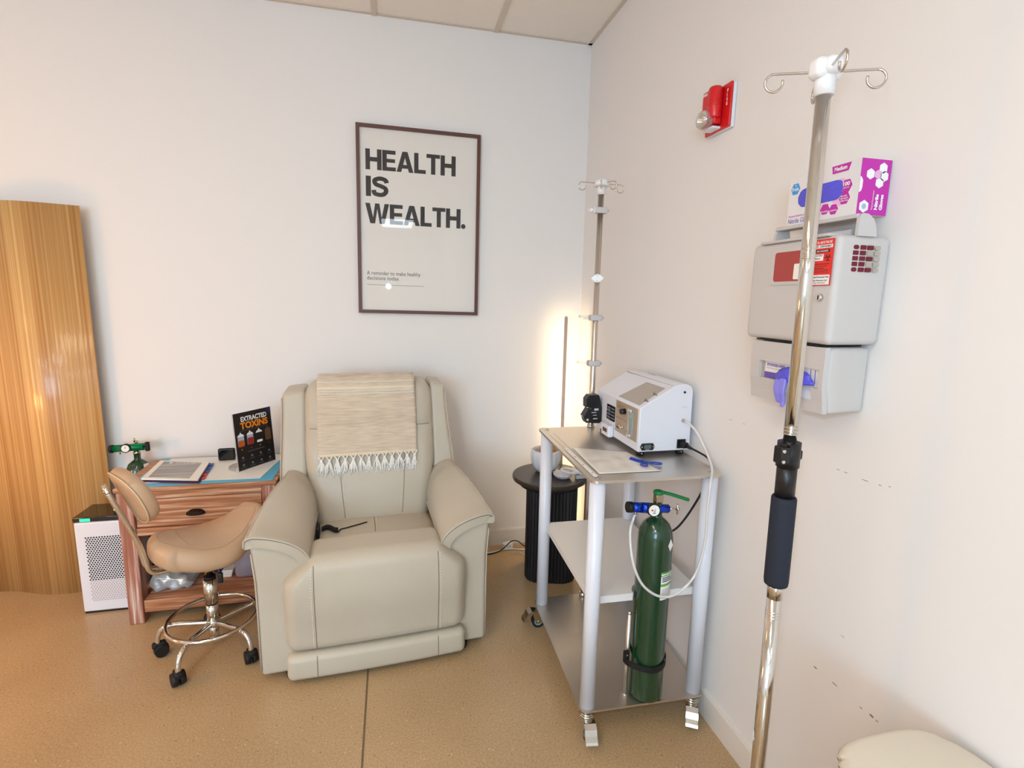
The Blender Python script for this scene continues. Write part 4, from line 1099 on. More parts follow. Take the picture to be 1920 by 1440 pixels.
# ------------------------------------------------------------------ machine on the trolley
def machine():
    x0, y0, z0 = -.228, -1.243, .9212
    t = thing('therapy_generator', 'white sloped medical generator with black pump head on trolley top shelf', 'medical device', (x0, y0, z0))
    for x in (.022, .180):
        for y in (.025, .36):
            m = MB(); m.cyl((x, y, 0.001), (x, y, .018), .014, k=18); m.cyl((x, y-.0135, .009), (x, y-.0150, .009), .003, k=8, mi=1); m.build('foot', ['rubber', 'steel'], t)
    prof = [(0, .018), (0, .179), (.128, .254), (.150, .262), (.178, .262), (.196, .254), (.204, .238), (.206, .018)]
    L = .392
    m = MB(); a = [V(p[0], 0, p[1]) for p in prof]; b = [V(p[0], L, p[1]) for p in prof]; k = len(prof)
    m.quadmesh(a+b, [(i, (i+1) % k, k+(i+1) % k, k+i) for i in range(k)]+[tuple(range(k))[::-1], tuple(range(k, 2*k))])
    es = list(m.bm.edges); r = bmesh.ops.bevel(m.bm, geom=es, offset=.0035, segments=2, profile=.5, affect='EDGES')
    for f in r['faces']: f.smooth = True
    body = m.build('housing', 'white_metal', t)
    sl = V(.128, 0, .075).normalized()
    # lid seam and slots
    m = MB(); m.tube([V(.128, y, .2546) for y in (.01, .20, .384)], .0009, k=6, smooth=False); m.tube([V(.165, .21, .2626), V(.165, .27, .2626)], .0009, k=6, smooth=False)
    m.build('lid_seam', 'panelgrey', body)
    m = MB(); P = lambda u, y: (V(0, 0, .179)+sl*u+V(0, y, 0))
    X, Y = V(0, -1, 0), sl
    O = V(0, 0, .179)+X.cross(Y)*.0004
    m.plate([(-.025, .010), (-.200, .010), (-.170, .126), (-.030, .126)][::-1], O, X, Y, t=.0009, mi=0)
    for (u, v) in ((.040, .030), (.082, .036)):
        m.plate(circ(-v, u, .0055, 12), O+X.cross(Y)*.0009, X, Y, t=.0003, mi=1); m.plate(circ(-v-.012, u+.006, .003, 8), O+X.cross(Y)*.0009, X, Y, t=.0003, mi=1); m.plate(circ(-v+.014, u, .004, 10), O+X.cross(Y)*.0009, X, Y, t=.0003, mi=1)
    o = m.build('top_panel', ['panelgrey', 'frame'], t); o['label'] = 'taupe sloping panel'
    # control panel on the left face:  X axis -y
    X, Y = V(0, -1, 0), V(0, 0, 1)
    m = MB(); m.plate([(-.015, .050), (-.015, .172), (-.198, .172), (-.198, .050)], (0, 0, 0), X, Y, t=.0012, mi=0)
    for i in range(3): m.plate([(-.120, .160-.006*i), (-.190, .160-.006*i), (-.190, .1588-.006*i), (-.120, .1588-.006*i)][::-1], (-.0012, 0, 0), X, Y, t=.0003, mi=1)
    m.plate([(-.09, .108), (-.19, .108), (-.19, .1068), (-.09, .1068)][::-1], (-.0012, 0, 0), X, Y, t=.0003, mi=1)
    for i in range(5): m.plate([(-.155, .138-.008*i+.03), (-.185, .138-.008*i+.03), (-.185, .1368-.008*i+.03), (-.155, .1368-.008*i+.03)][::-1], (-.0012, 0, 0), X, Y, t=.0003, mi=1)
    for (y, z) in ((.095, .070), (.145, .140), (.085, .120)): m.plate(circ(-y, z, .0035, 10), (-.0012, 0, 0), X, Y, t=.0004, mi=2)
    m.plate([(-.165, .072), (-.185, .072), (-.185, .064), (-.165, .064)][::-1], (-.0012, 0, 0), X, Y, t=.0003, mi=2)
    o = m.build('control_panel', ['panelbrown', 'frame', 'black'], t); o['label'] = 'beige control panel with printed lines'
    m = MB(); m.cyl((-.0013, .118, .142), (-.020, .118, .142), .0115, .0095, k=20); m.build('knob', 'black', t)
    m = MB(); m.cyl((-.0013, .130, .078), (-.006, .130, .078), .0065, k=16); m.cyl((-.006, .130, .078), (-.014, .130, .078), .0035, k=12); m.cyl((-.0013, .158, .078), (-.006, .158, .078), .0065, k=16); m.build('port', 'chrome', t)
    m = MB(); m.box((-.016, .040, .060), (-.0013, .068, .166), bevel=.002); m.cyl((-.017, .054, .066), (-.022, .054, .066), .006, k=12); m.cyl((-.017, .054, .160), (-.022, .054, .160), .006, k=12)
    fm = m.build('flow_meter', 'clear', t)
    m = MB(); m.cyl((-.009, .054, .072), (-.009, .054, .152), .0035, k=10); m.build('flow_tube', 'green_key', fm)
    m = MB(); m.cyl((-.009, .054, .1525), (-.009, .054, .164), .008, k=12); m.cyl((-.009, .054, .0602), (-.009, .054, .0715), .008, k=12); m.build('fittings', 'steel', fm)
    # black display
    m = MB(); m.plate(rrect(-.284, .078, -.205, .140, .005), (0, 0, 0), X, Y, t=.0015, mi=0)
    for i in range(4): 
        for j in range(2): m.plate([(-.278+.038*j, .086+.013*i), (-.248+.038*j, .086+.013*i), (-.248+.038*j, .092+.013*i), (-.278+.038*j, .092+.013*i)], (-.0015, 0, 0), X, Y, t=.0002, mi=1)
    m.build('display', ['blackgloss', 'greyprint'], t)
    m = MB(); m.soft((.024, .075, .048), .006, c=(-.0125, .245, .040), n=(1, 2, 2), k=3); mo = m.build('reader_module', 'white_metal', t)
    m = MB(); m.plate([(-.262, .034), (-.222, .034), (-.222, .050), (-.262, .050)], (-.0247, 0, 0), X, Y, t=.0005); m.build('slot', 'frame', mo)
    # near face items
    X2 = V(1, 0, 0)
    m = MB(); m.plate([(.007, .037), (.014, .025), (.056, .025), (.063, .037), (.056, .050), (.014, .050)], (0, 0, 0), X2, Y, t=.004, mi=0); m.plate(rrect(.021, .031, .049, .045, .002), (0, -.004, 0), X2, Y, t=.0005, mi=1)
    for x in (.0125, .0575): m.plate(circ(x, .0375, .003, 10), (0, -.004, 0), X2, Y, t=.0012, mi=2)
    m.text('HOURS', V(.028, -.0041, .0265), X2, Y, w=.014, h=.003, mi=3)
    m.build('hour_meter', ['black', 'lcd', 'chrome', 'whiteprint'], t)
    m = MB(); m.box((.152, -.004, .026), (.186, -.0005, .060), bevel=.001, mi=0); m.build('power_inlet', 'black', t)
    m = MB(); m.cyl((.169, -.0005, .233), (.169, -.003, .233), .0042, k=12); m.cyl((.2065, .05, .228), (.213, .05, .228), .006, k=12); m.build('screw', 'rubber', t)
    m = MB(); m.text('O3 OUTPUT', V(.160, -.0005, .176), X2, Y, w=.026, h=.004); m.build('lettering', 'panelgrey', t)
    m = MB(); m.cyl((.171, -.0005, .129), (.171, -.004, .129), .0075, k=16); m.cyl((.171, -.004, .129), (.171, -.018, .129), .0042, k=12); m.build('hose_port', 'chrome', t)
    # plug and cord
    def wl(p): return V(p[0]-x0, p[1]-y0, p[2]-z0)
    m = MB(); m.soft((.026, .026, .020), .005, c=(.172, -.017, .042), n=(1, 1, 1), k=3)
    m.cyl((.176, -.028, .041), (.186, -.046, .036), .0075, .0045, k=12)
    m.tube([(.184, -.044, .037), (.200, -.075, .030), wl((-.014, -1.34, .925)), wl((-.006, -1.37, .905))][:1]+[(.198, -.070, .030), (.2165, -.100, .016), (.2195, -.118, -.010), wl((-.014, -1.385, .885)), wl((-.040, -1.38, .850)), wl((-.062, -1.375, .80)), wl((-.084, -1.355, .735)), wl((-.112, -1.345, .690)), wl((-.145, -1.340, .668)), wl((-.185, -1.338, .640)), wl((-.200, -1.335, .58)), wl((-.200, -1.325, .52)), wl((-.195, -1.30, .503)), wl((-.17, -1.27, .503))], .0036, k=10)
    m.build('power_cord', 'rubber', t)
    # pump head
    def Q(cx, cy): return (-.082+(cx-65)*.00026, .166-(cy-435)*.000258)
    m = MB()
    m.plate([Q(*q) for q in ((150, 440), (310, 435), (328, 480), (350, 560), (375, 650), (380, 870), (340, 905), (110, 890), (65, 780), (140, 655), (195, 690), (212, 650), (160, 620), (105, 640), (100, 500))], (0, .372, 0), (1, 0, 0), (0, 0, 1), t=.040)
    es = list(m.bm.edges); bmesh.ops.bevel(m.bm, geom=es, offset=.002, segments=2, profile=.5, affect='EDGES')
    ph = m.build('pump_head', 'black', t)
    m = MB()
    for cx, cy, ww, hh in ((240, 690, 70, 34), (195, 728, 80, 12), (220, 772, 65, 10), (228, 832, 70, 16)):
        a, b = Q(cx, cy); m.plate([(a, b), (a+ww*.00026, b), (a+ww*.00026, b+hh*.00026), (a, b+hh*.00026)], (0, .3305, 0), (1, 0, 0), (0, 0, 1), t=.0008)
    a, b = Q(130, 838); m.plate(circ(a, b, .005, 14), (0, .3305, 0), (1, 0, 0), (0, 0, 1), t=.003); a, b = Q(52, 792); m.cyl((a, .35, b), (a+.006, .35, b), .004, k=10)
    m.build('pump_marks', 'beige2', ph)
machine()

def packet():
    t = thing('document_packet', 'wrinkled translucent packet lying flat on the trolley top left', 'packet', (0, 0, .9226))
    P = [(-.462, -1.083), (-.445, -1.385), (-.220, -1.400), (-.236, -1.180)]
    P[0] = tuple(tw(.052, .360, 0)[:2]); P[1] = tuple(tw(.046, .060, 0)[:2])
    m = MB(); n = 24
    vs = []
    for i in range(n+1):
        for j in range(n+1):
            u, v = i/n, j/n; a = V(*P[0], 0).lerp(V(*P[1], 0), u); b = V(*P[3], 0).lerp(V(*P[2], 0), u); q = a.lerp(b, v)
            e = math.sin(PI*u)*math.sin(PI*v)
            vs.append(V(q.x, q.y, .0008+e*(.0030+.0018*math.sin(u*19+v*7)+.0014*math.sin(v*23+u*4))))
    m.quadmesh(vs, [(i*(n+1)+j, (i+1)*(n+1)+j, (i+1)*(n+1)+j+1, i*(n+1)+j+1) for i in range(n) for j in range(n)], smooth=True)
    m.build('film', 'packet', t, solid=.0006)
    # hanging strip along the trolley edge
    m = MB(); A, B = tw(.024, .355, 0), tw(.026, .035, 0); d = (B-A).normalized(); n_ = V(-d.y, d.x, 0)
    m.plate([(0, -.007), ((B-A).length, -.007), ((B-A).length, .008), (0, .008)], (A.x, A.y, .0004), d, n_, t=.0012, mi=0)
    for i in range(4): m.plate(circ(.03+.085*i, 0, .003, 12), (A.x, A.y, .0016), d, n_, t=.0003, mi=1)
    m.build('punched_strip', ['sheet', 'greyprint'], t)
packet()
def scissors():
    t = thing('scissors', 'blue plastic safety scissors resting on the translucent packet', 'scissors', (-.238, -1.322, .9285), 0)
    m = MB()
    m.plate([(-.033, .052), (-.026, .058), (.004, .006), (-.006, 0)], (0, 0, 0), (1, 0, 0), (0, 1, 0), t=.003); m.plate([(-.040, .044), (-.034, .050), (-.002, .004), (-.008, -.004)], (0, 0, -.003), (1, 0, 0), (0, 1, 0), t=.003)
    m.build('blades', 'scissors', t)
    for c, rx, ry, an in (((-.018, -.026), .016, .011, 70), ((.028, -.020), .020, .010, -20)):
        a0 = math.radians(an); P = []
        for i in range(24):
            a = 2*PI*i/24; x, y = rx*math.cos(a), ry*math.sin(a); P.append((c[0]+x*math.cos(a0)-y*math.sin(a0), c[1]+x*math.sin(a0)+y*math.cos(a0), .001))
        m = MB(); m.tube(P, .0028, k=8, smooth=False, closed=True); m.tube([(-.002, .002, 0), (c[0]*.5, c[1]*.5, .001), (c[0]*.62, c[1]*.62, .001)], .0035, k=8, sub=3); m.build('handle', 'scissors', t)
scissors()

# ------------------------------------------------------------------ oxygen cylinder on the trolley
CX, CY = -.232, -1.410
def cylinder():
    t = thing('oxygen_cylinder', 'tall green oxygen cylinder with blue regulator standing on the trolley', 'gas cylinder', (CX, CY, .1155))
    z = .1155
    m = MB(); m.lathe([(.046, .0), (.056, .004), (.0575, .014), (.058, .565), (.0565, .590), (.052, .612), (.043, .632), (.030, .646), (.020, .653), (.0165, .660), (.0160, .690), (.0135, .692), (.0135, .706)], k=48); m.build('body', 'green_cyl', t)
    m = MB(); m.box((-.011, -.010, .700), (.014, .012, .7325), bevel=.001); m.build('valve', 'brass', t)
    a0, a1 = V(-.110, -.004, .697), V(.036, -.004, .680)
    r = MB(); d = (a1-a0).normalized()
    r.cyl(a0+d*.016, a0+d*.050, .0165, k=28); r.cyl(a0+d*.050, a1-d*.040, .0170, k=28); r.cyl(a1-d*.060, a1, .0145, k=28); r.lathe([(.0145, 0), (.011, .004), (.004, .005)], c=a1, axis=d, k=24)
    r = r.build('regulator', 'blue_anod', t); r['label'] = 'blue regulator with pressure gauge'
    m = MB(); m.cyl(a0, a0+d*.0155, .0178, k=28); m.cyl(a0+d*.0155, a0+d*.018, .0168, k=28); m.build('end_cap', 'rubber', r)
    g = a0+d*.082+V(0, -.017, .002)
    m = MB(); m.cyl(g, g+V(-.002, -.014, .002), .0215, k=32, mi=0); q = g+V(-.002, -.014, .002)*1.02; m.cyl(q, q+V(-.002, -.014, .002)*.03, .0178, k=32, mi=1); q = q+V(-.002, -.014, .002)*.045-V(0, -.0006, 0)+V(0, -.0022, 0)
    m.plate([(-.012, .0), (-.010, .006), (-.002, .001)], q+V(0, -.0006, 0), (1, 0, 0), (0, 0, 1), t=.0002, mi=2); m.plate([(-.001, -.006), (.001, -.006), (.004, .006), (.003, .006)], q+V(0, -.0006, 0), (1, 0, 0), (0, 0, 1), t=.0002, mi=0)
    m.plate([(-.005, -.010), (.005, -.010), (.005, -.008), (-.005, -.008)], q+V(0, -.0006, 0), (1, 0, 0), (0, 0, 1), t=.0002, mi=0)
    m.build('gauge', ['rubber', 'dial', 'red'], r)
    o = a0+d*.030+V(0, 0, -.016); m = MB(); m.cyl(o, o-V(0, 0, .006), .0052, k=12); m.cyl(o-V(0, 0, .006), o-V(0, 0, .020), .0040, .0028, k=12); m.build('outlet', 'steel', r)
    m = MB(); m.cyl(a1+d*.005, a1+d*.036, .0032, k=12); c = a1+d*.036; m.tube([c+V(.001, 0, .018), c, c+V(.001, 0, -.018)], .0030, k=8, smooth=False); m.cyl(c-V(.002, 0, 0), c+V(.006, 0, 0), .006, k=10); m.build('tee_screw', 'chrome', r)
    m = MB(); m.lathe([(.016, 0), (.017, .004), (.016, .010), (.008, .013)], c=(.000, 0, .733), k=24); m.tube([(.008, 0, .739), (.045, -.004, .729), (.085, -.010, .716), (.106, -.012, .709)], .0058, k=10); m.build('wrench_key', 'green_key', t)
    # curved label
    m = MB()
    def patch(a_0, a_1, z0, z1, mi, rr):
        n = 10; lo = [V(rr*math.sin(math.radians(lerp(a_0, a_1, i/n))), -rr*math.cos(math.radians(lerp(a_0, a_1, i/n))), z0) for i in range(n+1)]
        hi = [V(p.x, p.y, z1) for p in lo]; m.quadmesh(lo+hi, [(i, i+1, n+2+i, n+1+i) for i in range(n)], mi=mi, smooth=True)
    patch(-2, 70, .386, .484, 0, .0584); patch(-2, 70, .478, .484, 1, .0587); patch(-2, 70, .434, .443, 1, .0587); patch(-2, 70, .470, .474, 1, .0587)
    for i in range(3): patch(2, 50-4*i, .450+.0065*i, .4535+.0065*i, 2, .0587)
    for i in range(6): patch(3, 62, .392+.006*i, .3935+.006*i, 3, .0587)
    m.build('label', ['sheet', 'greenprint', 'navy', 'greyprint'], t, normals=False)
    m = MB()
    c0, s0 = math.cos(math.radians(28)), math.sin(math.radians(28))
    m.plate([(-.013, 0), (0, -.022), (.013, -.004), (.0, .020)], (.0578*s0, -.0578*c0, .575), (c0, s0, 0), (0, 0, 1), t=.0008); m.build('sticker', 'sheet', t)
M['greenprint'] = mat('green label print', '#5fa54a', 0.5)
cylinder()
def strap():
    t = thing('cylinder_strap', 'black hook and loop strap around the lower part of green oxygen cylinder', 'strap', (CX, CY, .26))
    m = MB(); n = 48; rings = []
    for i in range(n):
        a = 2*PI*i/n; r = .0605
        x, y = r*math.cos(a), r*math.sin(a)
        if math.cos(a) < 0: x *= 1+.40*(-math.cos(a))**4
        zc = -.012*math.sin(a+.3)*-1
        rings.append((V(x, y, -.011+zc), V(x*1.035, y*1.035, -.011+zc), V(x*1.035, y*1.035, .011+zc), V(x, y, .011+zc)))
    vs = [p for r in rings for p in r]
    m.quadmesh(vs, [(4*i+j, 4*((i+1) % n)+j, 4*((i+1) % n)+(j+1) % 4, 4*i+(j+1) % 4) for i in range(n) for j in range(4)], smooth=False); m.build('band', 'rubber', t)
    m = MB(); m.soft((.022, .010, .042), .003, c=(-.082, -.006, .012), n=(1, 1, 1), k=2); m.cyl((-.082, -.011, .020), (-.082, -.014, .020), .003, k=8, mi=1); m.build('buckle', ['rubber', 'steel'], t)
strap()
def tubing():
    P = [(-.057, -1.262, 1.050), (-.056, -1.285, 1.047), (-.050, -1.325, 1.025), (-.044, -1.375, .975), (-.058, -1.435, .935), (-.090, -1.480, .905), (-.097, -1.487, .86), (-.098, -1.487, .80), (-.096, -1.487, .731), (-.105, -1.487, .648), (-.128, -1.487, .584), (-.17, -1.487, .541), (-.217, -1.487, .524), (-.266, -1.487, .539), (-.308, -1.48, .576), (-.334, -1.47, .632), (-.340, -1.45, .690), (-.335, -1.43, .740), (-.3195, -1.4145, .765), (-.313, -1.4142, .785)]
    m = MB(); m.tube(P, .0043, k=12, sub=8); tag(m.build('oxygen_tubing', 'tubing'), 'translucent white tubing looping from the white generator down around green cylinder', 'tubing')
tubing()

# ------------------------------------------------------------------ fire alarm
def alarm():
    t = thing('fire_alarm', 'red fire alarm strobe on the right wall near the room corner', 'fire alarm', (0, -1.25, 2.10))
    X, Y = V(0, -1, 0), V(0, 0, 1)
    m = MB(); m.box((-.012, -.068, -.072), (-.001, .068, .062), bevel=.002); m.build('back_plate', 'white_metal', t)
    m = MB(); m.box((-.020, -.066, -.070), (-.0125, .066, .065), bevel=.003)
    m.box((-.048, -.026, -.052), (-.0205, .050, .062), bevel=.005, seg=3)
    m.lathe([(.020, -.035), (.022, -.030), (.022, .056), (.018, .061)], c=(-.040, -.012, 0), k=32)
    for i in range(4): m.lathe([(.0225, .0), (.0232, .001), (.0225, .002)], c=(-.040, -.012, .002+.006*i), k=32)
    m.build('housing', 'alarm', t)
    m = MB(); m.text('FIRE', V(-.0485, .044, .046), X, Y, w=.024, h=.009, bold=.03); m.build('lettering', 'whiteprint', t); m = MB()
    for i, ch in enumerate('FIRE'): m.text(ch, V(-.0205-.0003, -.046, .036-.013*i), X, Y, w=.0065 if ch != 'I' else .002, h=.010, bold=.03)
    m.build('lettering', 'whiteprint', t)
    m = MB()
    m.lathe([(.002, .030), (.014, .028), (.026, .019), (.0315, .006), (.0325, -.006)], c=(-.056, .010, -.034), axis=(-1, -.1, 0), k=32, closed=False); m.build('strobe_lens', 'lens', t)
    m = MB(); m.lathe([(.003, -.004), (.012, .0), (.022, .008), (.027, .013)], c=(-.054, .010, -.034), axis=(-1, -.1, 0), k=24, closed=False); m.cyl((-.063, .004, -.046), (-.063, .004, -.022), .0025, k=8); m.build('reflector', 'chrome', t)
    m = MB(); m.box((-.050, -.024, -.066), (-.0205, .030, -.059), bevel=.001); m.build('base_trim', 'white_metal', t)
alarm()

# ------------------------------------------------------------------ sharps container and glove dispenser
def sharps():
    t = thing('sharps_cabinet', 'beige lockable wall cabinet with red sharps container and biohazard label', 'sharps cabinet', (0, -1.79, 1.50))
    X, Y = V(0, -1, 0), V(0, 0, 1)
    d0 = .146
    def df(p):
        k = sstep(-.02, -.14, p.x); return (p.x, p.y*(1+.02*k)-.003*k, p.z)
    m = MB(); m.soft((d0-.001, .270, .238), .014, c=(-d0/2-.0005, .003, .003), n=(4, 6, 6), k=4, deform=df); m.build('housing', 'beige', t)
    xf = -d0-.0005
    def Y_(y): return -(y+1.79)      # world y to X coordinate
    # window frame and red container showing through
    m = MB(); fr = rrect(Y_(-1.725), .018, Y_(-1.862), .108, .010)
    m.plate(fr, (xf, 0, 0), X, Y, t=.0016, mi=0)
    m.plate(rrect(Y_(-1.728), .021, Y_(-1.858), .105, .009), (xf-.0014, 0, 0), X, Y, t=.0004, mi=1)
    wn = m.build('window_frame', ['beige2', 'beige'], t)
    m = MB(); m.plate(rrect(Y_(-1.742), .026, Y_(-1.850), .096, .007), (xf-.0018, 0, 0), X, Y, t=.0005, mi=0)
    m.plate(rrect(Y_(-1.808), .030, Y_(-1.835), .066, .003), (xf-.0023, 0, 0), X, Y, t=.0004, mi=1); o = m.build('window', ['redwin', 'sheet'], wn); o['label'] = 'red container seen through the window'
    # label
    m = MB(); L0, L1 = Y_(-1.866), Y_(-1.918); 
    B, T = .014, .114
    L0 = Y_(-1.850)
    m.plate([(L0, B), (L1, B), (L1, T), (L0, T)], (xf-.0022, 0, 0), X, Y, t=.0006, mi=0)
    def r(a, b, c, d, mi): m.plate([(lerp(L0, L1, a), b), (lerp(L0, L1, c), b), (lerp(L0, L1, c), d), (lerp(L0, L1, a), d)], (xf-.0028, 0, 0), X, Y, t=.0002, mi=mi)
    r(.05, .095, .95, .102, 1); r(.05, .016, .95, .037, 1); r(.05, .068, .62, .082, 1); r(.28, .0855, .85, .0915, 2)
    def tx(s, a, b, w_, h_, mi): m.text(s, V(xf-.0030, 0, 0)+X*lerp(L0, L1, a)+Y*b, X, Y, w=w_*(L1-L0), h=h_, mi=mi, bold=.02)
    tx('DO NOT FILL ABOVE THIS LINE', .06, .1045, .86, .0055, 1); tx('SHARPS - DISPOSABLE', .10, .0965, .8, .0042, 2); tx('BIO-HAZARD', .34, .0868, .46, .0034, 1)
    tx('INFECTIOUS WASTE', .10, .0772, .48, .0035, 2); tx('Residuos', .10, .0712, .40, .0035, 2)
    tx('Authorized Personnel Only', .08, .0295, .84, .0050, 2); tx('Do Not Remove Lid', .12, .0235, .74, .0036, 2); tx('Use Only As Directed', .2, .0180, .6, .0033, 2)
    for i in range(3): r(.08, .060-.0045*i, .88-.1*i, .0612-.0045*i, 2); r(.10, .048-.003*i, .85, .0488-.003*i, 2)
    # biohazard mark
    bc = (lerp(L0, L1, .80), .0735)
    for k in range(3):
        a = math.radians(90+120*k); c = (bc[0]+.0042*math.cos(a), bc[1]+.0042*math.sin(a)); pts = []
        for i in range(16):
            q = a+math.radians(50+260*i/15); pts.append(V(xf-.0031, 0, 0)+X*(c[0]-.0040*math.cos(q)*-1)+Y*(c[1]+.0040*math.sin(q)))
        m.tube([p for p in pts if True], .0008, k=5, mi=2, smooth=False)
    m.build('label', ['redlabel', 'whiteprint', 'ink'], t)
    m = MB(); c = V(xf, 0, -.012)+X*Y_(-1.893); m.cyl(c, c+V(-.006, 0, 0), .0085, .0075, k=24); m.box((c.x-.0070, c.y-.001, c.z-.005), (c.x-.0060, c.y+.001, c.z+.005), mi=1); m.build('lock', ['chrome', 'rubber'], t)
    # side vent on the near face
    m = MB(); yv = -.1318; xs = -.108
    for i in range(4):
        for j in range(5):
            cx, cz = xs+.0192*i, .1005-.0118*j; r_ = .0045 if (i in (0, 3) and j in (0, 4)) else .0012
            m.plate(rrect(cx, cz-.0092, cx+.0150, cz, r_, 2), (0, yv, 0), (1, 0, 0), (0, 0, 1), t=.0050, mi=0 if i < 2 else (1 if j % 2 else 0) if i == 2 else 1)
    m.build('side_vent', ['darkred', 'panelgrey'], t)
    # drop tray on top
    m = MB()
    for y in (.122, -.128):
        pts = [(-.098, .1195)]+[(-.078-.020*math.cos(math.radians(a))*1.0+.0, .145+.022*math.sin(math.radians(a))) for a in range(0, 91, 15)]+[(-.060, .167), (-.050, .1195)]
        if y < 0: pts = [(-.100, .1195), (-.100, .160), (-.092, .167), (-.078, .166), (-.064, .157), (-.054, .141), (-.050, .1195)]
        m.plate(pts, (0, y, 0), (1, 0, 0), (0, 0, 1), t=.008)
    m.box((-.099, -.128, .158), (-.066, .118, .167), bevel=.002); m.box((-.150, -.110, .120), (-.094, .105, .1265), bevel=.002)
    m.build('drop_tray', 'beige', t)
    m = MB(); m.box((-.093, -.110, .1215), (-.088, .100, .136)); m.build('tray_flap', 'beige2', t)
    # black strip standing in for the shade in the gap under the cabinet
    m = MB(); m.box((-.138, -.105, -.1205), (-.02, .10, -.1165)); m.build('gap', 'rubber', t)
sharps()
def dispenser():
    t = thing('glove_dispenser', 'beige wall glove dispenser mounted directly under the sharps cabinet', 'glove dispenser', (0, -1.79, 1.30))
    X, Y = V(0, -1, 0), V(0, 0, 1)
    def df(p):
        k = sstep(-.03, -.11, p.x); l = sstep(0, -.072, p.z)
        return (p.x*(1-.10*l), p.y*(1+.03*k)-.004*k, p.z)
    m = MB(); m.soft((.120, .228, .154), .010, c=(-.0615, -.0, .0), n=(4, 6, 8), k=3, deform=df); body = m.build('housing', 'beige', t)
    xf = -.1335
    # front shell around the opening, drawn as one plate with a hole (quad strips)
    yo = lambda y: -(y+1.79)
    A, Bb = yo(-1.670), yo(-1.912)
    op = dict(l=yo(-1.703), r=yo(-1.900), t=.026, b=-.018); n2 = dict(l=yo(-1.765), r=yo(-1.880), b=-.048)
    m = MB(); T, Bt = .077, -.075
    def r(x0, z0, x1, z1):
        # slight backward slope towards the bottom
        f = lambda z: .010*sstep(0, -.075, z)
        vs = []
        for (a, b) in ((x0, z0), (x1, z0), (x1, z1), (x0, z1)):
            for dx in (0, .012): vs.append(V(xf+f(b)+dx, -a, b))
        m.quadmesh(vs, [(0, 2, 4, 6), (1, 7, 5, 3), (0, 1, 3, 2), (2, 3, 5, 4), (4, 5, 7, 6), (6, 7, 1, 0)])
    r(A, op['t'], Bb, T); r(A, op['b'], op['l'], op['t']); r(op['r'], op['b'], Bb, op['t'])
    r(A, n2['b'], n2['l'], op['b']); r(n2['r'], n2['b'], Bb, op['b']); r(A, Bt, Bb, n2['b'])
    m.build('front_cover', 'beige', t)
    # glove carton inside
    m = MB(); xb = -.1240
    m.plate([(op['l'], -.050), (op['r'], -.050), (op['r'], op['t']), (op['l'], op['t'])], (xb+.0012, 0, 0), X, Y, t=.0010, mi=0)
    m.plate([(op['l'], op['b']), (op['l']+.012, op['b']), (op['l']+.012, op['t']), (op['l'], op['t'])], (xb, 0, 0), X, Y, t=.0003, mi=3)
    m.plate([(op['l']+.012, op['b']), (op['l']+.075, op['b']), (op['l']+.075, op['b']+.016), (op['l']+.012, op['b']+.016)], (xb, 0, 0), X, Y, t=.0003, mi=1)
    m.text('POWDER-FREE', V(xb-.0002, 0, 0)+X*(op['l']+.020)+Y*(.013), X, Y, w=.062, h=.0075, mi=1, bold=.03)
    m.text('Examination gloves', V(xb-.0002, 0, 0)+X*(op['l']+.020)+Y*(.006), X, Y, w=.045, h=.004, mi=2)
    for a in (.165, .178): m.plate([(op['l']+a, -.010), (op['l']+a+.002, -.010), (op['l']+a, .022), (op['l']+a-.002, .022)], (xb, 0, 0), X, Y, t=.0003, mi=1)
    o = m.build('glove_carton', ['boxwhite', 'purple', 'greyprint', 'panelgrey'], t); o['label'] = 'printed glove carton inside the opening'
    # gloves
    t2 = thing('nitrile_gloves', 'blue nitrile gloves hanging out of the wall glove dispenser opening', 'gloves', (-.129, -1.79, 1.30))
    m = MB(); n = 22; vs = []
    for j in range(7):
        rr = j/6
        for i in range(n+1):
            a = math.radians(8+168*i/n); R = .062+.004*math.sin(i*1.7)
            yy = .037+R*rr*math.cos(a)*1.05; zz = -.018+.042*rr*math.sin(a)*(1 if rr < 1 else .97); vs.append(V(-.0055-.010*math.sin(PI*min(1, rr*1.05))-.0035*math.sin(i*1.9)*rr, -yy, zz))
    m.quadmesh(vs, [(j*(n+1)+i, j*(n+1)+i+1, (j+1)*(n+1)+i+1, (j+1)*(n+1)+i) for j in range(6) for i in range(n)], smooth=True); m.build('palm', 'nitrile', t2, solid=.0015)
    for (yc, w_, z0, z1, tilt_) in ((.000, .013, -.012, -.070, .12), (.016, .012, -.008, -.078, .10), (.062, .013, -.018, -.058, .10)):
        m = MB(); m.soft((.008, w_*1.7, z0-z1), .0039, c=(-.017, 0, (z0+z1)/2), n=(1, 6, 8), k=3, deform=lambda p: (p.x-.002*math.sin(p.z*120), -(yc+p.y*(1-.35*sstep(z0-.01, z1, p.z))*(1-.5*sstep(z1+.012, z1, p.z)) + tilt_*(z0-p.z)), p.z)); m.build('finger', 'nitrile2', t2)
dispenser()
